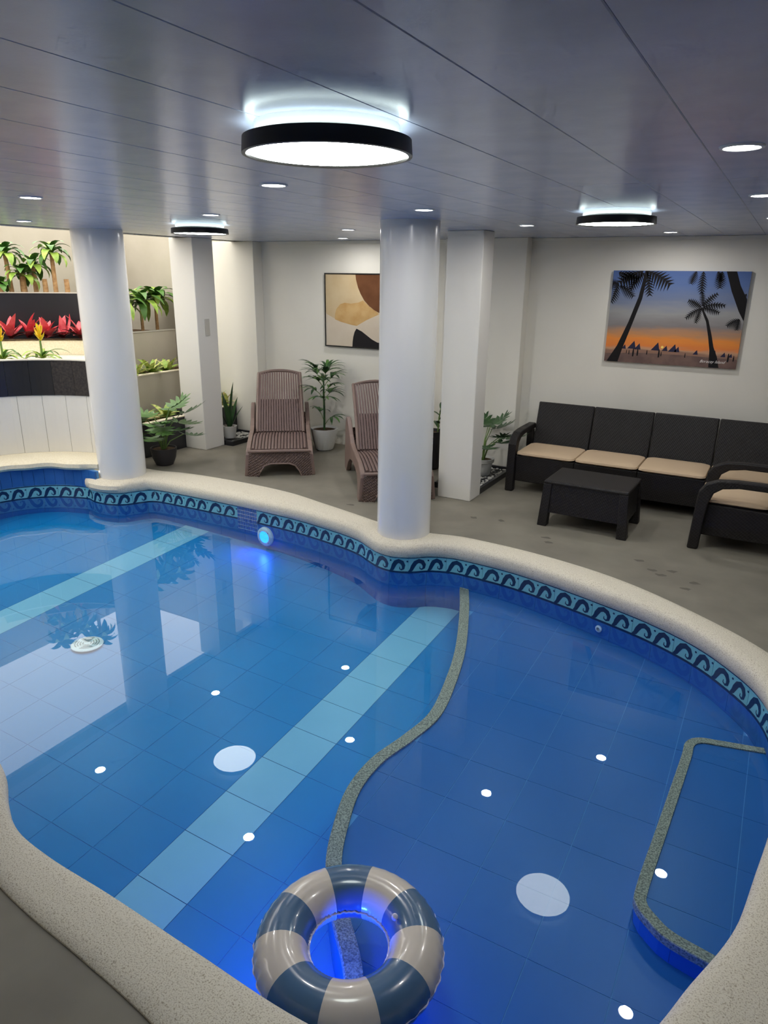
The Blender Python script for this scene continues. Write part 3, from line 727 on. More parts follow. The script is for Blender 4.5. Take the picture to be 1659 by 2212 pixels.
def pot(name, prof, m, loc, label, soil_r, soil_z, cat='pot'):
    e = tag(empty(name, loc), label, 'potted plant')
    MB().lathe(prof, n=36).build('pot', m, e, smooth=True)
    MB().lathe([(.001, soil_z + .004), (soil_r, soil_z)], n=24).build('soil', M['soil'], e)
    return e
def lobed_leaf(parent, base, az, el, size, m, lobes=5):
    """deeply cut philodendron blade with a drooping tip"""
    d = Vector((math.cos(az) * math.cos(el), math.sin(az) * math.cos(el), math.sin(el))); sd = Vector((-math.sin(az), math.cos(az), 0)); up = d.cross(sd) * -1
    mb = MB(); b = Vector(base)
    def P(u, v): return b + d * (u * size) + sd * (v * size) + up * (-.28 * size * u * u - .22 * abs(v) * size * abs(v))
    mid = [P(t, 0) for t in (0, .2, .4, .6, .8, 1.0)]
    for sgn in (-1, 1):
        for i in range(lobes):
            t0 = .02 + .84 * i / lobes; t1 = t0 + .84 / lobes * .98; reach = (.50, .62, .56, .42, .26)[i % 5] if lobes == 5 else .5 * (1 - .5 * i / lobes)
            fwd = .10 + .07 * i - (.28 if i == 0 else 0)
            r0, r1 = P(t0, 0), P(t0 + .84 / lobes, 0)
            m0_, m1_ = P(t0 + fwd * .5 - .02, sgn * reach * .6), P(t1 + fwd * .5 + .05, sgn * reach * .6)
            tp = P((t0 + t1) / 2 + fwd, sgn * reach)
            mb.add([r0, r1, m1_, tp, m0_], [(0, 1, 2, 4), (4, 2, 3)])
    mb.add([P(.84, .03), P(.84, -.03), P(.95, -.10), P(1.12, 0), P(.95, .10)], [(0, 1, 2, 4), (4, 2, 3)])
    o = mb.build('leaf', m, parent); LEAVES.append((o, Vector(base))); return o
def philodendron(loc, label, potprof, potm, soil_r, soil_z, hgt, specs, dark=False):
    e = pot('potted_philodendron', potprof, potm, loc, label, soil_r, soil_z)
    for az, out, h, sz, el in specs:
        tipp = (math.cos(az) * out, math.sin(az) * out, h)
        MB().tube([(math.cos(az) * .02, math.sin(az) * .02, soil_z), (math.cos(az) * out * .35, math.sin(az) * out * .35, soil_z + (h - soil_z) * .6), tipp], [.007, .006, .005], 6).build('stalk', M['stem'], e, smooth=True)
        lobed_leaf(e, tipp, az, el, sz * 1.15, M['leaf_dark' if dark else random.choice(('leaf', 'leaf', 'leaf_dark'))])
    return e
# directions in plan: image-right is about az = 29 deg, towards camera about -61 deg
IR, TC = R(29), R(-61)
philodendron((-6.19, 5.80, 0), 'philodendron with deeply cut leaves in a charcoal pot beside the leaning column',
    [(.085, 0), (.10, .005), (.135, .09), (.15, .18), (.152, .205), (.14, .205), (.132, .18)], M['pot_dark'], .135, .185, .7,
    [(TC - .9, .17, .40, .28, -.6), (IR + PI - .6, .12, .55, .24, -.1), (TC - .3, .12, .50, .26, -.5), (IR + .2, .14, .52, .24, -.4), (IR + .1, .22, .60, .24, .15), (IR - .5, .20, .44, .22, -.1), (PI / 2, .14, .62, .25, .2), (TC + .4, .10, .52, .22, -.1), (IR + .7, .26, .33, .20, -.4), (PI, .22, .50, .24, 0), (TC - .5, .17, .36, .20, -.3), (IR, .1, .66, .2, .3)])
philodendron((-2.78, 7.28, .03), 'dark philodendron in a white ribbed pot on the pebble strip beside the sofa',
    [(.09, 0), (.095, .01), (.12, .14), (.135, .15), (.137, .19), (.125, .192), (.12, .16)], M['pot_white'], .12, .165, .6,
    [(IR, .20, .42, .22, -.1), (IR + .8, .16, .5, .2, .1), (IR - .7, .18, .40, .2, -.1), (IR + PI, .16, .42, .22, 0), (PI / 2, .12, .52, .2, .2), (TC, .14, .36, .22, -.2), (IR + PI - .7, .18, .36, .2, -.1), (TC + .7, .22, .46, .2, .1), (IR + .3, .08, .55, .2, .3)], dark=True)
# lady palm
rp = pot('potted_lady_palm', [(.09, 0), (.11, .01), (.15, .12), (.172, .25), (.175, .28), (.162, .28), (.155, .25)], M['pot_white'], (-5.02, 7.44, 0), 'lady palm with finger-like leaves in a round white pot against the back wall', .157, .255)
MB().tube([(0, 0, .25), (.005, 0, .5), (-.005, .005, .75), (.0, 0, .92)], [.014, .013, .012, .009], 8).build('stem', M['leaf_dark'], rp, smooth=True)
for i in range(13):
    h = (.36, .42, .62, .66, .70, .76, .80, .83, .86, .90, .93, .95, .97)[i]; az = i * 2.4 + .4; out = .09 if i < 2 else .10
    c = (math.cos(az) * out, math.sin(az) * out, h + .06)
    MB().tube([(0, 0, h - .05), (c[0] * .6, c[1] * .6, h + .03), c], .004, 5).build('stalk', M['stem'], rp)
    for q in range(7 if i > 1 else 5):
        leaf(rp, M[('leaf_dark', 'leaf', 'leaf_dark')[q % 3]], c, az + (q - 3) * .45, .25 * rnd(.85, 1.1), .038, .55 - .1 * abs(q - 3) + .04 * i, 1.2, nseg=5, fold=.25)
# snake plant
sp = pot('potted_snake_plant', [(.07, 0), (.075, .01), (.095, .15), (.10, .16), (.092, .162), (.088, .14)], M['pot_white'], (-6.33, 7.12, .062), 'snake plant in a small white pot between the switch pillar and left lounger', .09, .14)
for k, (az, ln, el) in enumerate(((0, .62, 1.5), (1.5, .42, 1.25), (2.8, .48, 1.35), (4.0, .36, 1.2), (5.2, .44, 1.3), (.8, .33, 1.1))):
    leaf(sp, M['leaf_dark'], (math.cos(az) * .02, math.sin(az) * .02, .13), az, ln, .055, el, .15, nseg=7, fold=.35)
# plant half hidden behind the middle column
hp = pot('potted_sprig', [(.10, 0), (.12, .02), (.13, .42), (.14, .45), (.128, .452), (.12, .42)], M['pot_dark'], (-3.45, 7.32, 0), 'slim leafy sprig in a tall dark pot peeking out between column and square pillar', .12, .42)
MB().tube([(.09, .0, .42), (.10, .0, .6), (.12, 0, .72)], .008, 6).build('stem', M['stem'], hp)
for k in range(7): leaf(hp, M['leaf_dark'], (.09 + .005 * k, 0, .45 + .045 * k), k * 2.4, .16, .05, .7, .9)
# pebble strips with black kerbs
def pebble_bed(x0, x1, y0, y1, label, n, keep=None):
    e = tag(empty('pebble_bed', ((x0 + x1) / 2, (y0 + y1) / 2, 0)), label, 'pebble bed')
    def put(mb, nm, m, kind=None):
        o = rel(mb.build(nm, m), e)
        if kind: o['kind'] = kind
    t = .035
    for a in ((x0, x1, y0, y0 + t), (x0, x1, y1 - t, y1), (x0, x0 + t, y0 + t, y1 - t), (x1 - t, x1, y0 + t, y1 - t)): put(MB().box(a[0], a[1], a[2], a[3], 0, .06), 'kerb', M['blacktile'])
    put(MB().box(x0 + t, x1 - t, y0 + t, y1 - t, 0, .028), 'bed', M['pebble_d'])
    mb = MB()
    for i in range(n):
        px, py = rnd(x0 + t + .02, x1 - t - .02), rnd(y0 + t + .02, y1 - t - .02); s = rnd(.012, .022); aa = rnd(0, 3)
        if keep and math.dist((px, py), keep[:2]) < keep[2]: continue
        T = Matrix.Translation((px, py, .034)) @ Matrix.Rotation(aa, 4, 'Z') @ Matrix.Diagonal((s * rnd(1, 1.5), s, s * .6, 1))
        mb.lathe([(.001, -1), (.8, -.6), (1, 0), (.8, .6), (.001, 1)], n=6, mi=0 if rnd(0, 1) < .65 else 1, M=T)
    put(mb, 'pebbles', [M['pebble'], M['pebble_d']], 'stuff')
pebble_bed(-3.05, -2.535, 6.61, 7.635, 'pebble strip with black kerb between the square pillar and the sofa', 420, (-2.78, 7.28, .135))
pebble_bed(-6.61, -6.13, 6.94, 7.61, 'pebble strip with black kerb behind the left lounger', 200, (-6.33, 7.12, .115))

# ---------------------------------------------------------------- loungers
def lounger():
    e = empty('sun_lounger')
    W2 = .33
    prof = [(0, 0), (.13, 0), (.155, .06), (.20, .14), (.30, .20), (.50, .225), (.75, .225), (.95, .20), (1.10, .13), (1.17, .05), (1.20, 0), (1.36, 0), (1.44, .10), (1.52, .28), (1.55, .42), (1.52, .53), (1.45, .585), (1.36, .59), (1.26, .54), (1.12, .44), (.98, .375), (.80, .35), (.55, .345), (.30, .335), (.10, .30), (.03, .275), (0.01, .24)]
    for sgn in (-1, 1):
        xo = lambda z, y: sgn * (W2 + .035 + .03 * (1 - min(1, z / .35)) )
        xi = lambda z, y: sgn * (W2 - .015 + .03 * (1 - min(1, z / .35)))
        A = [(xo(z, y), y, z) for y, z in prof]; B = [(xi(z, y), y, z) for y, z in prof]; n = len(prof)
        mb = MB().add(A + B, [tuple(range(n)), tuple(range(2 * n - 1, n - 1, -1))] + [(i, (i + 1) % n, n + (i + 1) % n, n + i) for i in range(n)])
        mb.build('side_frame', M['brown_smooth'], e, bevel=.008)
    # woven foot panel with an arched opening
    fp = [(-.36, 0), (-.24, 0), (-.215, .06), (-.17, .125), (-.10, .15), (.10, .15), (.17, .125), (.215, .06), (.24, 0), (.36, 0), (.335, .255), (.28, .275), (-.28, .275), (-.335, .255)]
    n = len(fp); bulge = lambda x: -.03 * (1 - (x / .36) ** 2)
    A = [(x, -.012 + bulge(x) + .02 * z, z) for x, z in fp]; B = [(x, .03 + bulge(x), z) for x, z in fp]
    MB().add(A + B, [tuple(range(n)), tuple(range(2 * n - 1, n - 1, -1))] + [(i, (i + 1) % n, n + (i + 1) % n, n + i) for i in range(n)]).build('foot_panel', M['rattan_brown'], e)
    # arch rim and top rim
    rim = [(x, -.016 + bulge(x), z) for x, z in fp[1:9]]
    MB().tube(rim, .009, 6).build('arch_rim', M['brown_smooth'], e, smooth=True)
    tp = [(-.345 + .69 * k / 12, -.008 + bulge(-.345 + .69 * k / 12), .285 + .008 * math.sin(PI * k / 12)) for k in range(13)]
    MB().tube(tp, .017, 8).build('front_rim', M['brown_smooth'], e, smooth=True)
    # seat: frame tray and slats that follow the gentle wave of the seat
    def zs(y): return .29 + .045 * math.sin(min(1, y / .55) * PI / 2) - .05 * max(0, (y - .55) / .45) ** 1.5
    ys = [.035 + .93 * k / 10 for k in range(11)]
    MB().loft([[(-W2 + .01, y, zs(y) - .03), (W2 - .01, y, zs(y) - .03), (W2 - .01, y, zs(y) - .018), (-W2 + .01, y, zs(y) - .018)] for y in ys], closed=True, cap=True).build('seat_tray', M['rattan_brown'], e)
    ns = 17
    for k in range(ns):
        x0 = -W2 + .022 + (2 * W2 - .044) * k / ns; x1 = x0 + (2 * W2 - .044) / ns * .72
        e0 = .035 + (.02 if 0 < k < ns - 1 else .045)
        yy = [e0 + (.955 - e0) * q / 9 for q in range(10)]
        MB().loft([[(x0, y, zs(y) - .017), (x1, y, zs(y) - .017), (x1, y, zs(y) - .002), ((x0 + x1) / 2, y, zs(y) + .002), (x0, y, zs(y) - .002)] for y in yy], closed=True, cap=True).build('seat_slat', M['brown_slat'], e)
    # backrest
    H0 = Vector((0, .93, .30)); tilt = R(44); Lb = .98
    br = Matrix.Translation(H0) @ Matrix.Rotation(PI / 2 - tilt, 4, 'X') if False else Matrix.Translation(H0) @ Matrix.Rotation(R(90) - (R(90) - R(46)), 4, 'X')
    # local: x across, y along the back, z out of its face
    wd = lambda t: .285 - .02 * t
    top = lambda x: Lb - .055 * (x / .27) ** 2
    def bz(t): return .03 * math.sin(t * PI) - .05 * t * t
    fr_pts = []
    for sgn in (-1, 1):
        pts = [(sgn * wd(t), t * top(.26), bz(t)) for t in (0, .2, .4, .6, .8, 1.0)]
        MB().tube(pts, .020, 8, M=br).build('backrest_rail', M['brown_smooth'], e, smooth=True)
    pts = [(-.275 + .55 * k / 10, top(-.275 + .55 * k / 10) - .01, bz(1)) for k in range(11)]
    MB().tube(pts, [.02] * 11, 8, M=br).build('backrest_top', M['brown_smooth'], e, smooth=True)
    mb = MB().loft([[(-wd(t) + .01, t * Lb * .94, bz(t) - .012), (wd(t) - .01, t * Lb * .94, bz(t) - .012), (wd(t) - .01, t * Lb * .94, bz(t) - .004), (-wd(t) + .01, t * Lb * .94, bz(t) - .004)] for t in (0, .12, .25, .4, .52)], closed=True, cap=True, M=br)
    mb.build('lower_back_panel', M['rattan_brown'], e)
    for k in range(ns):
        u = -1 + 2 * (k + .5) / ns
        yy = [.01 + (.945 - .03 * abs(u) ** 2) * q / 8 for q in range(9)]
        MB().loft([[(u * (wd(y) - .015) - .011, y * Lb, bz(y) - .004), (u * (wd(y) - .015) + .011, y * Lb, bz(y) - .004), (u * (wd(y) - .015) + .011, y * Lb, bz(y) + .008), (u * (wd(y) - .015) - .011, y * Lb, bz(y) + .008)] for y in yy], closed=True, cap=True, M=br).build('back_slat', M['brown_slat'], e)
    MB().loft([[(-W2, y, z - .02), (W2, y, z - .02), (W2, y, z), (-W2, y, z)] for y, z in ((.93, .30), (1.2, .29), (1.47, .30))], closed=True, cap=True).build('rear_tray', M['rattan_brown'], e)
    MB().box(-W2, W2, 1.50, 1.53, .25, .44).build('rear_panel', M['rattan_brown'], e)
    return e
lg = tag(lounger(), 'brown rattan-look sun lounger seen foot-on beside the lady palm', 'sun lounger', 'brown loungers along the back wall')
lg.location = (-4.735, 6.12, 0); lg.rotation_euler = (0, 0, R(36.5))
l2 = copy_tree(lg)
tag(l2, 'brown rattan-look sun lounger half hidden behind the middle round column', 'sun lounger')
l2.location = (-3.17, 5.99, 0); l2.rotation_euler = (0, 0, R(38))

# ---------------------------------------------------------------- lounge furniture
def tapered_leg(mb, cx, cy, z0, z1, w0, w1, dx=0, dy=0):
    a, b = w0 / 2, w1 / 2
    mb.hexa([(cx + dx - a, cy + dy - a, z0), (cx + dx + a, cy + dy - a, z0), (cx + dx + a, cy + dy + a, z0), (cx + dx - a, cy + dy + a, z0)],
            [(cx - b, cy - b, z1), (cx + b, cy - b, z1), (cx + b, cy + b, z1), (cx - b, cy + b, z1)])
    return mb
def cushion(parent, x0, x1, y0, y1, z, t, name='seat_cushion'):
    rr = []
    prof = [(0.03, 0), (0, t * .35), (.005, t * .7), (.035, t * .95), (.12, t * 1.05)]
    cx, cy = (x0 + x1) / 2, (y0 + y1) / 2
    def loop(ins, zz, n=6, r=.05):
        out = []; hx, hy = (x1 - x0) / 2 - ins, (y1 - y0) / 2 - ins
        for qx, qy, a0 in ((1, 1, 0), (-1, 1, 90), (-1, -1, 180), (1, -1, 270)):
            for k in range(n + 1):
                a = R(a0 + 90 * k / n); out.append((cx + qx * (hx - r) + r * math.cos(a), cy + qy * (hy - r) + r * math.sin(a), z + zz))
        return out
    rr = [loop(i, zz) for i, zz in prof]
    return MB().loft(rr, closed=True, cap=True).build(name, M['cushion'], parent, smooth=True)
def arm_piece(e, x, sgn, yf, yb, hz):
    """armrest: flared front leg rising into a curved arm that runs back (local y back)"""
    w = .085
    A = [(0.0, 0), (.085, 0), (.095, .25), (.11, .40), (.14, .49), (.20, .535), (.32, .555), (yb - yf, .555), (yb - yf, .615), (.30, .612), (.16, .60), (.07, .56), (.025, .49), (.015, .35)]
    n = len(A)
    a = [(x - w / 2, yf + y, z * hz / .61) for y, z in A]; b = [(x + w / 2, yf + y, z * hz / .61) for y, z in A]
    MB().add(a + b, [tuple(range(n)), tuple(range(2 * n - 1, n - 1, -1))] + [(i, (i + 1) % n, n + (i + 1) % n, n + i) for i in range(n)]).build('armrest', M['rattan_black'], e, bevel=.012)
def seat_unit(name, nsec, sw, label, cat):
    """local: x along the seat row from 0, y from the front edge 0 backwards"""
    e = tag(empty(name), label, cat)
    L = nsec * sw; aw = .085
    for k in range(nsec):
        x0 = aw / 2 + k * sw; x1 = x0 + sw
        MB().hexa([(x0 + .002, .03, .11), (x1 - .002, .03, .11), (x1 - .002, .60, .11), (x0 + .002, .60, .11)], [(x0 + .002, .02, .385), (x1 - .002, .02, .385), (x1 - .002, .62, .375), (x0 + .002, .62, .375)]).build('seat_base', M['rattan_black'], e, bevel=.01)
        MB().hexa([(x0 + .003, .56, .36), (x1 - .003, .56, .36), (x1 - .003, .62, .36), (x0 + .003, .62, .36)], [(x0 + .003, .70, .855), (x1 - .003, .70, .855), (x1 - .003, .755, .845), (x0 + .003, .755, .845)]).build('back_panel', M['rattan_black'], e, bevel=.012)
        cushion(e, x0 + .004, x1 - .004, .0, .54, .386, .05)
    for x in (0, L + aw):
        arm_piece(e, x, 1, -.02, .66, .62)
    for x in (0, L + aw):
        tapered_leg(MB(), x, .62, 0, .56, .085, .07, 0, .05).build('rear_leg', M['rattan_black'], e, bevel=.008)
    return e
so = seat_unit('sofa', 4, .612, 'long black rattan sofa with four beige seat cushions below the beach canvas', 'sofa')
so.location = (-2.325, 6.925, 0)
ac = seat_unit('armchair', 1, .60, 'black rattan armchair with beige cushion at the right edge, side-on', 'armchair')
ac.location = (-.435, 6.83, 0); ac.rotation_euler = (0, 0, R(-90))
ct = tag(empty('coffee_table', (-1.325, 6.30, 0), R(-1)), 'low black rattan coffee table in front of the sofa', 'coffee table')
MB().hexa([(-.375, -.275, .395), (.375, -.275, .395), (.375, .275, .395), (-.375, .275, .395)], [(-.37, -.27, .425), (.37, -.27, .425), (.37, .27, .425), (-.37, .27, .425)]).build('top', M['rattan_black'], ct, bevel=.012)
for sx in (-1, 1):
    for sy in (-1, 1): tapered_leg(MB(), sx * .335, sy * .235, 0, .396, .085, .075, sx * .02, sy * .02).build('leg', M['rattan_black'], ct, bevel=.006)
for sy in (-1, 1):
    MB().hexa([(-.33, sy * .262 - .008, .13), (.33, sy * .262 - .008, .13), (.33, sy * .262 + .008, .13), (-.33, sy * .262 + .008, .13)], [(-.33, sy * .252 - .008, .396), (.33, sy * .252 - .008, .396), (.33, sy * .252 + .008, .396), (-.33, sy * .252 + .008, .396)]).build('side_panel', M['rattan_black'], ct)
for sx in (-1, 1):
    MB().hexa([(sx * .362 - .008, -.23, .13), (sx * .362 + .008, -.23, .13), (sx * .362 + .008, .23, .13), (sx * .362 - .008, .23, .13)], [(sx * .352 - .008, -.23, .396), (sx * .352 + .008, -.23, .396), (sx * .352 + .008, .23, .396), (sx * .352 - .008, .23, .396)]).build('end_panel', M['rattan_black'], ct)

# ---------------------------------------------------------------- pictures
def flat(mb_pts, y, name, m, parent):
    """flat print on a canvas: polygon in picture plane (x, z) at distance y in front"""
    n = len(mb_pts)
    o = MB().add([(p[0], y, p[1]) for p in mb_pts], [tuple(range(n))]).build(name, m, parent)
    bm = bmesh.new(); bm.from_mesh(o.data); bmesh.ops.triangulate(bm, faces=bm.faces)
    for f in bm.faces:
        if f.normal.y > 0: f.normal_flip()
    bm.to_mesh(o.data); bm.free(); return o
# abstract print
aw_, ah = 1.10, .895
ab = tag(empty('abstract_painting', (-5.205, YB - .001, 1.28)), 'abstract painting of beige, brown and black shapes in a thin dark frame', 'painting')
MB().box(.012, aw_ - .012, -.03, 0, .012, ah - .012).build('canvas', mat('paint_tan', (196, 172, 134), .8, .1, rgb2=(206, 186, 150), vscale=4), ab)
for a in ((0, aw_, 0, .014), (0, aw_, ah - .014, ah), (0, .014, .014, ah - .014), (aw_ - .014, aw_, .014, ah - .014)):
    MB().box(a[0], a[1], -.038, 0, a[2], a[3]).build('frame_rail', M['black'], ab)
pc = mat('paint_cream', (212, 200, 182), .8, .1, rgb2=(204, 190, 170), vscale=3); pm = mat('paint_ochre', (188, 148, 92), .8, .1, rgb2=(204, 170, 118), vscale=6)
pb = mat('paint_brown', (96, 62, 40), .8, .1, rgb2=(112, 74, 50), vscale=5); pk = mat('paint_black', (40, 38, 40), .8, .1); pw = mat('paint_ivory', (208, 198, 182), .8, .1)
S = .82 / 1260.0 * 1.0
def ap(pts): return [((x - 235) * .785 / 1235, ah - .012 - (y - 225) * (ah - .024) / 1640) for x, y in pts]
flat([(.014, .014), (aw_ - .014, .014), (aw_ - .014, .50)] + ap([(1460, 1110), (1200, 1240), (980, 1380), (850, 1360), (600, 1300), (400, 1200), (270, 1130), (252, 1080)]), -.0305, 'cream_field', pc, ab)
flat(ap([(470, 1250), (475, 1120), (510, 1010), (600, 900), (700, 865), (850, 880), (1020, 850), (1120, 800), (1300, 960), (1460, 1060), (1460, 1110), (1200, 1240), (980, 1380), (850, 1360), (600, 1300)]), -.0308, 'ochre_shape', pm, ab)
flat([p for p in ap([(950, 230), (965, 350), (1010, 520), (1070, 660), (1150, 800), (1260, 920), (1380, 1010), (1480, 1060)])] + [(aw_ - .014, .42), (aw_ - .014, ah - .014)], -.0311, 'brown_disc', pb, ab)
flat([p for p in ap([(975, 1440), (1100, 1500), (1220, 1590), (1330, 1670), (1450, 1730)])] + [(aw_ - .05, .05), (aw_ - .1, .015)] + ap([(880, 1862), (885, 1750), (900, 1640), (930, 1520)]), -.0311, 'black_shape', pk, ab)
# beach sunset canvas
cw, chh = 1.265, .905
cv = tag(empty('beach_canvas', (-1.66, YB - .001, 1.325)), 'unframed canvas print of palms and sailboats at sunset above the sofa', 'canvas print')
def sunset():
    m = bpy.data.materials.new('sunset_print'); m.use_nodes = True; nt = m.node_tree; b = nt.nodes['Principled BSDF']; b.inputs['Roughness'].default_value = .55
    tc = nt.nodes.new('ShaderNodeTexCoord'); sep = nt.nodes.new('ShaderNodeSeparateXYZ'); nt.links.new(tc.outputs['Object'], sep.inputs[0])
    mp = nt.nodes.new('ShaderNodeMapping'); mp.inputs['Scale'].default_value = (1.4, 1, 7); mp.inputs['Rotation'].default_value = (0, R(14), 0)
    nz = nt.nodes.new('ShaderNodeTexNoise'); nz.inputs['Scale'].default_value = 2.2; nz.inputs['Detail'].default_value = 5
    nt.links.new(tc.outputs['Object'], mp.inputs[0]); nt.links.new(mp.outputs[0], nz.inputs['Vector'])
    ad = nt.nodes.new('ShaderNodeMath'); ad.operation = 'MULTIPLY_ADD'; nt.links.new(nz.outputs['Fac'], ad.inputs[0]); ad.inputs[1].default_value = .16
    dv = nt.nodes.new('ShaderNodeMath'); dv.operation = 'MULTIPLY_ADD'; nt.links.new(sep.outputs['Z'], dv.inputs[0]); dv.inputs[1].default_value = 1 / chh; dv.inputs[2].default_value = -.08
    nt.links.new(dv.outputs[0], ad.inputs[2])
    cr = nt.nodes.new('ShaderNodeValToRGB'); els = [(0, (110, 88, 84)), (.13, (150, 112, 92)), (.16, (196, 150, 116)), (.20, (226, 128, 56)), (.27, (232, 140, 52)), (.33, (190, 136, 92)), (.42, (128, 122, 122)), (.55, (150, 150, 150)), (.70, (112, 124, 152)), (.85, (86, 112, 164)), (1, (74, 104, 166))]
    cr.color_ramp.elements.remove(cr.color_ramp.elements[1]); cr.color_ramp.elements[0].position = 0; cr.color_ramp.elements[0].color = lin(els[0][1])
    for p, c in els[1:]: cr.color_ramp.elements.new(p).color = lin(c)
    nt.links.new(ad.outputs[0], cr.inputs[0]); nt.links.new(cr.outputs[0], b.inputs['Base Color']); return m
MB().box(0, cw, -.035, 0, 0, chh).build('canvas', sunset(), cv)
sil = mat('print_silhouette', (24, 22, 24), .6, .2); sail = mat('print_sail', (44, 44, 70), .6, .2); sun = mat('print_sun', (255, 226, 120), .6, .2); wht = mat('print_white', (240, 236, 232), .6, .2); sand = mat('print_sand', (124, 100, 92), .6, .2, rgb2=(104, 84, 80), vscale=9)
# picture coordinates from the print: u right 0..1, v up 0..1
def cp(pts): return [(u * cw, v * chh) for u, v in pts]
flat(cp([(.0, .0), (1, 0), (1, .10), (.6, .115), (.3, .115), (0, .09)]), -.0355, 'sand', sand, cv)
flat(cp([(.02, 0), (.11, 0), (.135, .15), (.19, .42), (.245, .70), (.27, 1), (.245, 1), (.215, .72), (.16, .45), (.09, .18)]), -.0360, 'palm_trunk', sil, cv)
flat(cp([(.805, 0), (.88, 0), (.855, .12), (.82, .22), (.79, .36), (.755, .50), (.70, .63), (.685, .63), (.74, .48), (.77, .33), (.795, .18)]), -.0360, 'palm_trunk', sil, cv)
flat(cp([(.83, 1), (.90, 1), (.94, .86), (1, .72), (1, .50), (.955, .60), (.885, .80)]), -.0360, 'palm_trunk', sil, cv)
def frond(u, v, ang, ln, wd, bend=.6, n=9):
    pts = []; px, py, a = u * cw, v * chh, ang
    mb = MB()
    for i in range(n):
        t = i / n; q = wd * (math.sin(PI * (t * .85 + .12)) ** .7); nx, ny = -math.sin(a), math.cos(a)
        st = ln / n; ex, ey = px + math.cos(a) * st, py + math.sin(a) * st
        for sgn in (-1, 1):
            tipx, tipy = px + math.cos(a) * st * 1.3 + nx * q * sgn, py + math.sin(a) * st * 1.3 + ny * q * sgn - q * .35
            poly = [(px, py), (ex, ey), (tipx, tipy)]
            poly = [(min(max(x, 0.001), cw - .001), min(max(z, .001), chh - .001)) for x, z in poly]
            mb.add([(x, -.0363, z) for x, z in poly], [(0, 1, 2)])
        px, py = ex, ey; a -= bend / n * (1 if math.cos(ang) > 0 else -1)
    mb.build('palm_frond', sil, cv)
for u, v, a, l, wd, bd in ((.25, 1.0, R(-15), .28, .10, .5), (.25, 1.0, R(-70), .24, .06, .2), (.23, 1.0, R(195), .25, .11, .5), (.24, .98, R(225), .2, .06, .3), (.05, .86, R(160), .1, .06, .6), (.06, .84, R(-20), .18, .06, .6), (.05, .86, R(250), .19, .06, .1), (.04, .98, R(-10), .2, .08, .3),
    (.70, .64, R(60), .17, .04, .5), (.70, .64, R(95), .14, .035, .2), (.70, .63, R(25), .20, .04, .7), (.70, .62, R(0), .16, .04, .5), (.69, .63, R(140), .14, .05, .5), (.69, .62, R(205), .16, .04, .5), (.69, .62, R(255), .14, .035, .1),
    (.62, 1.0, R(250), .12, .05, .1), (.67, 1.0, R(270), .2, .05, .1), (.80, 1.0, R(265), .15, .06, .2), (.77, 1.0, R(300), .1, .05, .2), (.99, .78, R(240), .12, .04, .2), (.97, .52, R(200), .12, .05, .5), (.97, .52, R(260), .1, .04, .2)): frond(u, v, a, l, wd, bd)
for u, v, s in ((.215, .155, .09), (.26, .15, .07), (.15, .15, .05), (.40, .15, .09), (.47, .15, .06), (.53, .145, .085), (.56, .145, .06), (.70, .13, .05), (.83, .125, .06), (.90, .12, .05), (.95, .12, .04)):
    flat(cp([(u - s * .45, v), (u + s * .3, v), (u + s * .12, v + s * 1.0)]), -.0358, 'sailboat', sail, cv)
for u, v, s in ((.19, .09, .05), (.22, .07, .09), (.255, .08, .08), (.33, .10, .05), (.42, .075, .09), (.44, .09, .05), (.62, .09, .05), (.93, .07, .09), (.97, .08, .06), (.17, .1, .04)):
    flat(cp([(u, v), (u + s * .12, v), (u + s * .14, v + s * .5), (u + s * .09, v + s), (u + s * .03, v + s), (u - .01 * s, v + s * .5)]), -.0366, 'beach_figure', sil, cv)
flat([(.445 * cw + .013 * math.cos(k * PI / 6), .19 * chh + .013 * math.sin(k * PI / 6)) for k in range(12)], -.0357, 'sun', sun, cv)
tcu = bpy.data.curves.new('lettering', 'FONT'); tcu.body = 'Boracay Island'; tcu.size = .052; tcu.shear = .45; tcu.extrude = 0
to = bpy.data.objects.new('lettering', tcu); COL.objects.link(to)
bpy.context.view_layer.update()
tme = bpy.data.meshes.new_from_object(to.evaluated_get(bpy.context.evaluated_depsgraph_get()))
bpy.data.objects.remove(to); tme.materials.clear(); tme.materials.append(wht)
to = bpy.data.objects.new('lettering', tme); COL.objects.link(to); to.parent = cv
xs = [v.co.x for v in tme.vertices]; to.scale = (.235 / (max(xs) - min(xs)),) * 3
to.location = (.735 * cw, -.0372, .05 * chh); to.rotation_euler = (PI / 2, 0, 0)

# ---------------------------------------------------------------- floor scuffs
for i, (x_, y_) in enumerate(((-1.55, 5.72), (-1.50, 5.62), (-.62, 5.45), (-.55, 5.38), (-.48, 5.50), (-2.05, 5.95), (-.35, 5.2), (-2.3, 5.9), (-.75, 5.6), (-3.5, 5.62), (-.3, 5.35))):
    pts = [(x_ + .045 * rnd(.5, 1.2) * math.cos(k * PI / 5), y_ + .03 * rnd(.4, 1.2) * math.sin(k * PI / 5)) for k in range(10)]
    MB().add([(a, b, .0006) for a, b in pts], [tuple(range(10))]).build('floor_scuff', M['stain'], floor)

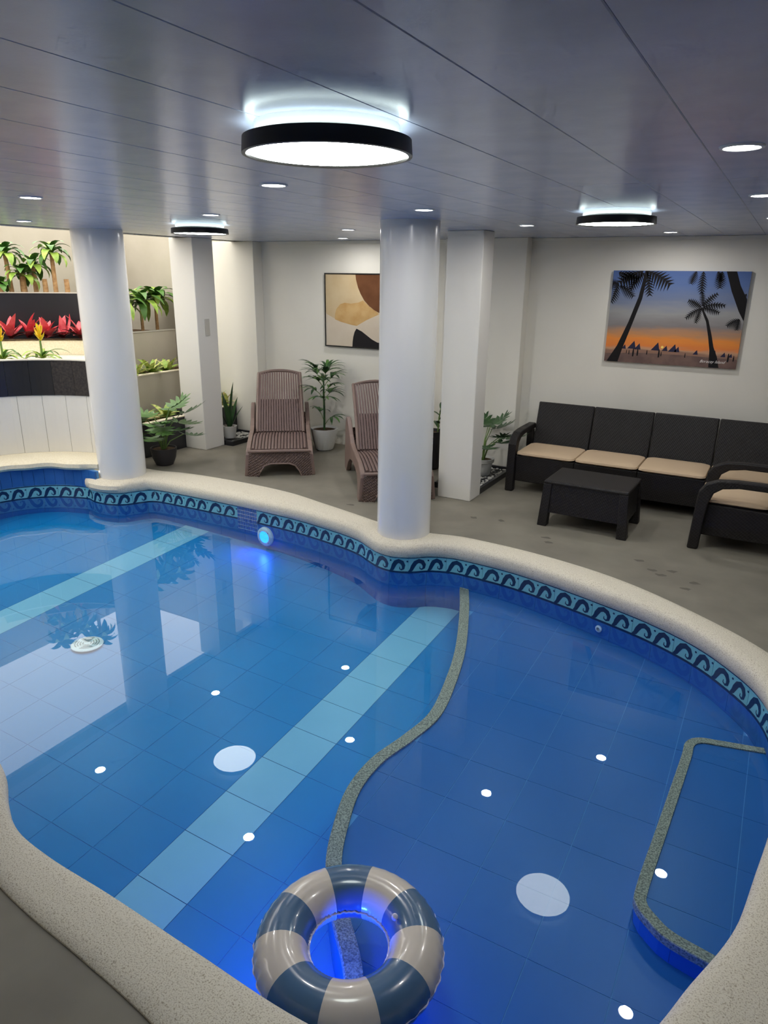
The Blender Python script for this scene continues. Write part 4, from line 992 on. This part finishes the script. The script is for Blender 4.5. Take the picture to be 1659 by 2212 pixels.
# ---------------------------------------------------------------- leaves lie clear of walls, furniture and other plants
from mathutils.bvhtree import BVHTree
bpy.context.view_layer.update()
def root_of(o):
    while o.parent: o = o.parent
    return o
def world_tree(o, Mx=None):
    Mx = Mx or o.matrix_world
    return BVHTree.FromPolygons([Mx @ v.co for v in o.data.vertices], [tuple(p.vertices) for p in o.data.polygons])
leafset = {o.name for o, _ in LEAVES}; plantset = {root_of(o).name for o, _ in LEAVES}
SOFT = ('soil', 'pebbles', 'bed')
hv, hf, stems = [], [], []
for o in list(COL.objects):
    if o.type != 'MESH' or o.name in leafset or root_of(o).name in ('swimming_pool', 'pool_water'): continue
    if o.name.split('.')[0].startswith(SOFT): continue
    if root_of(o).name in plantset: stems.append((root_of(o).name, world_tree(o))); continue
    k = len(hv); hv += [o.matrix_world @ v.co for v in o.data.vertices]; hf += [tuple(i + k for i in p.vertices) for p in o.data.polygons]
hard = BVHTree.FromPolygons(hv, hf)
placed = []; removed = 0
POSES = [(0, 0, 1)] + [(az, up, sc) for sc in (1, .85, .7, .55, .4) for up in (0, .3, .6, .9, 1.2) for az in (0, .3, -.3, .6, -.6, 1.0, -1.0, 1.5, -1.5)]
for o, foot in LEAVES:
    rt = root_of(o); base = o.matrix_world.copy()
    c = sum((v.co for v in o.data.vertices), Vector()) / len(o.data.vertices) - foot
    ax = Vector((c.y, -c.x, 0)); ax = ax.normalized() if ax.length > 1e-5 else Vector((1, 0, 0))
    ok = False
    for az, up, sc in POSES:
        L = Matrix.Translation(foot) @ Matrix.Rotation(az, 4, 'Z') @ Matrix.Rotation(up, 4, ax) @ Matrix.Scale(sc, 4) @ Matrix.Translation(-foot)
        t = world_tree(o, base @ L)
        if t.overlap(hard): continue
        if any(n != rt.name and t.overlap(u) for n, u in stems): continue
        if any(n != rt.name and t.overlap(u) for n, u in placed): continue
        o.matrix_local = L; placed.append((rt.name, t)); ok = True; break
    if not ok: bpy.data.objects.remove(o); removed += 1
print('leaves placed', len(placed), 'removed', removed)
